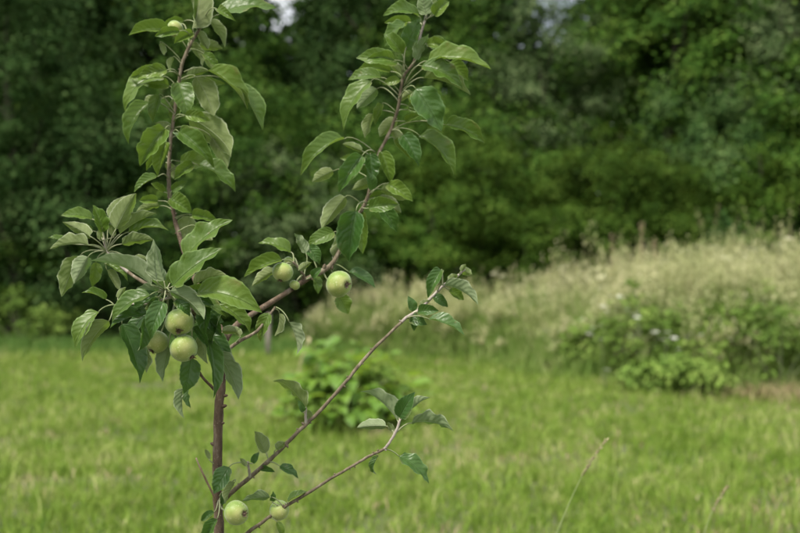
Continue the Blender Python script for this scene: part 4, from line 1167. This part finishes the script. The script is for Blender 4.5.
def head_mesh(kind, mat):
    """one umbel: rays carrying small five-petalled flowers in a shallow dome"""
    g = random.Random(kind + 40)
    mf = MB(); rad = 0.075
    for j in range(38):
        a = j * 2.4; rr = rad * math.sqrt((j + 0.5) / 38)
        c = Vector((math.cos(a) * rr, math.sin(a) * rr, 0.045 - rr * rr * 4))
        if j % 3 == 0: mf.tube([(Vector((0, 0, 0)), 0.0012), (c, 0.0008)], 3, cap=False, mat=1)
        s_ = g.uniform(0.010, 0.016); ids = []
        for q_ in range(5):
            b = q_ * 1.2566 + a
            ids.append(len(mf.v)); mf.v.append(c + Vector((math.cos(b) * s_, math.sin(b) * s_, g.uniform(-.004, .004))))
        mf.face(ids)
    return mf.mesh('flower_head', [M[mat], M['petiole']], smooth=False)
UM = {k: umbel_parts(k) for k in (1, 2, 3)}
UH = {m: [head_mesh(k, m) for k in (1, 2, 3)] for m in ('petal', 'cream_petal')}
def umbel(px, py, depth, kd, cream, label, group):
    x = (px - 400) / FPX * depth
    z0 = gz(x, depth)
    h = max(0.25, CAM_H + (266.5 - py) / FPX * depth - z0)
    t = empty('white_flower_plant', (x, depth, z0), px * 0.7)
    st, heads = UM[kd]
    o = link('stem', st, t); o.scale = (1, 1, h)
    hs = UH['cream_petal' if cream else 'petal']
    for i, e in enumerate(heads[-1:] if h < 0.35 else heads):
        o = link('flower_head', hs[(i + kd) % 3], t)
        o.location = (e.x, e.y, e.z * h - 0.005)
        o.rotation_euler = (0.25 * math.sin(i * 2 + px), 0.25 * math.cos(i * 3 + px), i)
        k = (0.7 if cream else 0.30) + 0.30 * ((i * 0.37 + px * 0.11) % 1); o.scale = (k, k, k)
    tag(t, label, 'wildflower', group)
umbel(606, 378, 12.4, 1, False, 'single white flower low at the front of the uncut grass', 'white flowering plants')
near_w = [(622, 290, 13.4), (640, 312, 12.7), (660, 304, 13.8), (601, 322, 13.4), (615, 304, 14.0), (668, 328, 12.6), (554, 328, 15.6), (585, 316, 15.0)]
for i, (a, b, c_) in enumerate(near_w):
    umbel(a, b, c_, i % 3 + 1, False, 'white flower head among the green weeds at the front of the straw grass', 'white flowers among the front weeds')
far_w = [(742, 290, 14.6), (765, 296, 14.0), (790, 302, 13.8), (752, 310, 13.6), (700, 300, 14.6), (716, 316, 13.4), (735, 322, 13.2), (778, 285, 14.8), (690, 330, 13.0)]
for i, (a, b, c_) in enumerate(far_w):
    umbel(a, b, c_, i % 3 + 1, False, 'white flower head in the straw grass near the right picture edge', 'white flowers in the grass at right')
cream_w = [(562, 262, 18.0), (576, 272, 18.0), (594, 264, 17.4), (603, 272, 17.0), (690, 244, 16.6), (715, 240, 16.4), (752, 242, 16.0), (780, 236, 15.8), (662, 256, 16.8), (735, 250, 15.6), (496, 268, 19.0), (645, 268, 16.4)]
for i, (a, b, c_) in enumerate(cream_w):
    umbel(a, b, c_, i % 3 + 1, True, 'cream flower head standing above the straw grass against the wood', 'cream flowers at the top of the straw grass')

# reddish dock stalks
M['dock'] = simple_mat('dock_seed', (0.30, 0.21, 0.13), (0.40, 0.31, 0.21), 30, 0.8)
def dock(px, py, depth, label, seed):
    g = random.Random(seed)
    x = (px - 400) / FPX * depth; z0 = gz(x, depth)
    h = CAM_H + (266.5 - py) / FPX * depth - z0
    t = empty('dock_stalk', (x, depth, z0))
    mb = MB(); ms = MB()
    mb.tube(catmull([(Vector((0, 0, -0.03)), 0.005), (Vector((g.uniform(-.03, .03), 0, h * 0.5)), 0.004), (Vector((g.uniform(-.06, .06), 0, h)), 0.002)], 4), 6)
    mb.build('stem', [M['dock']], t)
    for k in range(55):
        z = h * g.uniform(0.55, 1.0); a = g.uniform(0, 6.28); r = g.uniform(0.0, 0.11) * (1.15 - z / h) * 1.6
        c = Vector((math.cos(a) * r, math.sin(a) * r, z)); s = g.uniform(0.006, 0.012)
        i0 = len(ms.v)
        for j in range(3):
            b = a + j * 2.09; ms.v.append(c + Vector((math.cos(b) * s, math.sin(b) * s, (j - 1) * s)))
        ms.v.append(c + Vector((0, 0, 1.6 * s)))
        ms.face([i0, i0 + 1, i0 + 3]); ms.face([i0 + 1, i0 + 2, i0 + 3]); ms.face([i0 + 2, i0, i0 + 3])
    ms.build('seed_head', [M['dock']], t, smooth=False)
    tag(t, label, 'dock', 'reddish dock stalks in the straw grass')
dock(641, 222, 16.8, 'tallest reddish brown dock stalk above the straw grass', 1)
dock(611, 234, 17.2, 'thin reddish dock stalk left of the tallest one', 2)
dock(655, 238, 16.4, 'shorter reddish dock stalk just right of the tallest one', 3)

# ------------------------------------------------------------------ grass stalks, dry weed stem, stake
M['dry_stalk'] = simple_mat('dry_stalk', (0.30, 0.27, 0.14), (0.42, 0.36, 0.22), 80, 0.7)
M['green_stalk'] = simple_mat('green_stalk', (0.17, 0.23, 0.08), (0.24, 0.28, 0.12), 60, 0.7)
def grass_stalk(pts, d, label, head):
    b = P(pts[0][0], pts[0][1], d); b.z = gz(b.x, b.y)
    t = empty('grass_stalk', b)
    cp = [(Vector((0, 0, -0.02)), 0.0022)] + [(P(x, y, d) - b, 0.0019 - 0.0003 * i) for i, (x, y) in enumerate(pts[1:])]
    dense = catmull(cp, 5)
    mb = MB(); mb.tube(dense, 6, mat=0); mb.build('stem', [M['green_stalk']], t)
    mh = MB(); g = random.Random(int(d * 100))
    n = len(dense)
    for i in range(90):                       # spikelets laid along the last stretch
        f = 1 - head * g.random() ** 1.0
        k = min(n - 2, int(f * (n - 1))); p = dense[k][0].lerp(dense[k + 1][0], g.random())
        dr = (dense[k + 1][0] - dense[k][0]).normalized()
        a = g.uniform(0, 6.28); o_ = dr.orthogonal(); o_.rotate(Quaternion(dr, a)); s_ = dr.cross(o_)
        L_ = g.uniform(0.006, 0.011); w = 0.0013
        i0 = len(mh.v)
        mh.v += [p, p + (dr * 0.5 + o_ * 0.28) * L_ + s_ * w, p + (dr + o_ * 0.4) * L_, p + (dr * 0.5 + o_ * 0.28) * L_ - s_ * w]
        mh.face([i0, i0 + 1, i0 + 2, i0 + 3])
    mh.build('seed_head', [M['dry_stalk']], t, smooth=False)
    tag(t, label, 'grass stalk', 'single grass stalks in the mown grass')
grass_stalk([(470, 870), (500, 720), (532, 600), (556, 535), (578, 484), (592, 460), (606, 440)], 2.55, 'taller arching grass stalk with a dry seed head right of the tree', 0.30)
grass_stalk([(640, 860), (668, 700), (692, 580), (706, 528), (716, 504), (727, 487)], 2.9, 'shorter thin grass stalk close to the bottom right corner', 0.26)

def dry_stem():
    d = 9.9
    b = P(293, 424, d); b.z = gz(b.x, b.y)
    t = empty('dry_weed_stem', b)
    mb = MB()
    pts = [(Vector((0, 0, -0.04)), 0.011)] + [(P(x, y, d) - b, r) for x, y, r in ((292, 408, 0.009), (294, 390, 0.0085), (299, 370, 0.008), (303, 355, 0.007), (309, 337, 0.005))]
    mb.tube(catmull(pts, 3), 7, jitter=0.1); mb.build('stem', [M['dry_stalk']], t)
    ml = MB(); g = random.Random(4)
    for k in range(7):
        p = pts[1 + k % 5][0]; a = g.uniform(0, 6.28)
        T = p + Vector((math.cos(a) * 0.07, math.sin(a) * 0.07, g.uniform(-0.08, 0.03)))
        leaf_shape(ml, p, T, Vector((0, -0.3, 1)), 0.025, 0.1, 0.3, 0.05, 0.3, nv=5, seed=k)
    ml.build('withered_leaves', [M['dry_stalk']], t)
    tag(t, 'pale dry weed stem standing in front of the bright green shrub', 'dry stem')
dry_stem()

def stake():
    d = 17.0
    b = P(268, 358, d); b.z = gz(b.x, b.y)
    t = empty('wooden_stake', b)
    mb = MB()
    mb.tube([(Vector((0, 0, -0.1)), 0.034), (Vector((0.003, 0, 0.35)), 0.033), (Vector((0.008, 0, 0.62)), 0.031), (Vector((0.009, 0, 0.65)), 0.022)], 8, jitter=0.12)
    mb.build('post', [M['shoot']], t)
    mt = MB()
    mt.tube([(Vector((0.006, 0, 0.50)), 0.037), (Vector((0.0065, 0, 0.54)), 0.037)], 10); mt.build('tie', [M['petiole']], t)
    tag(t, 'thin wooden stake in the grass before the wood, below the right branch', 'stake')
stake()
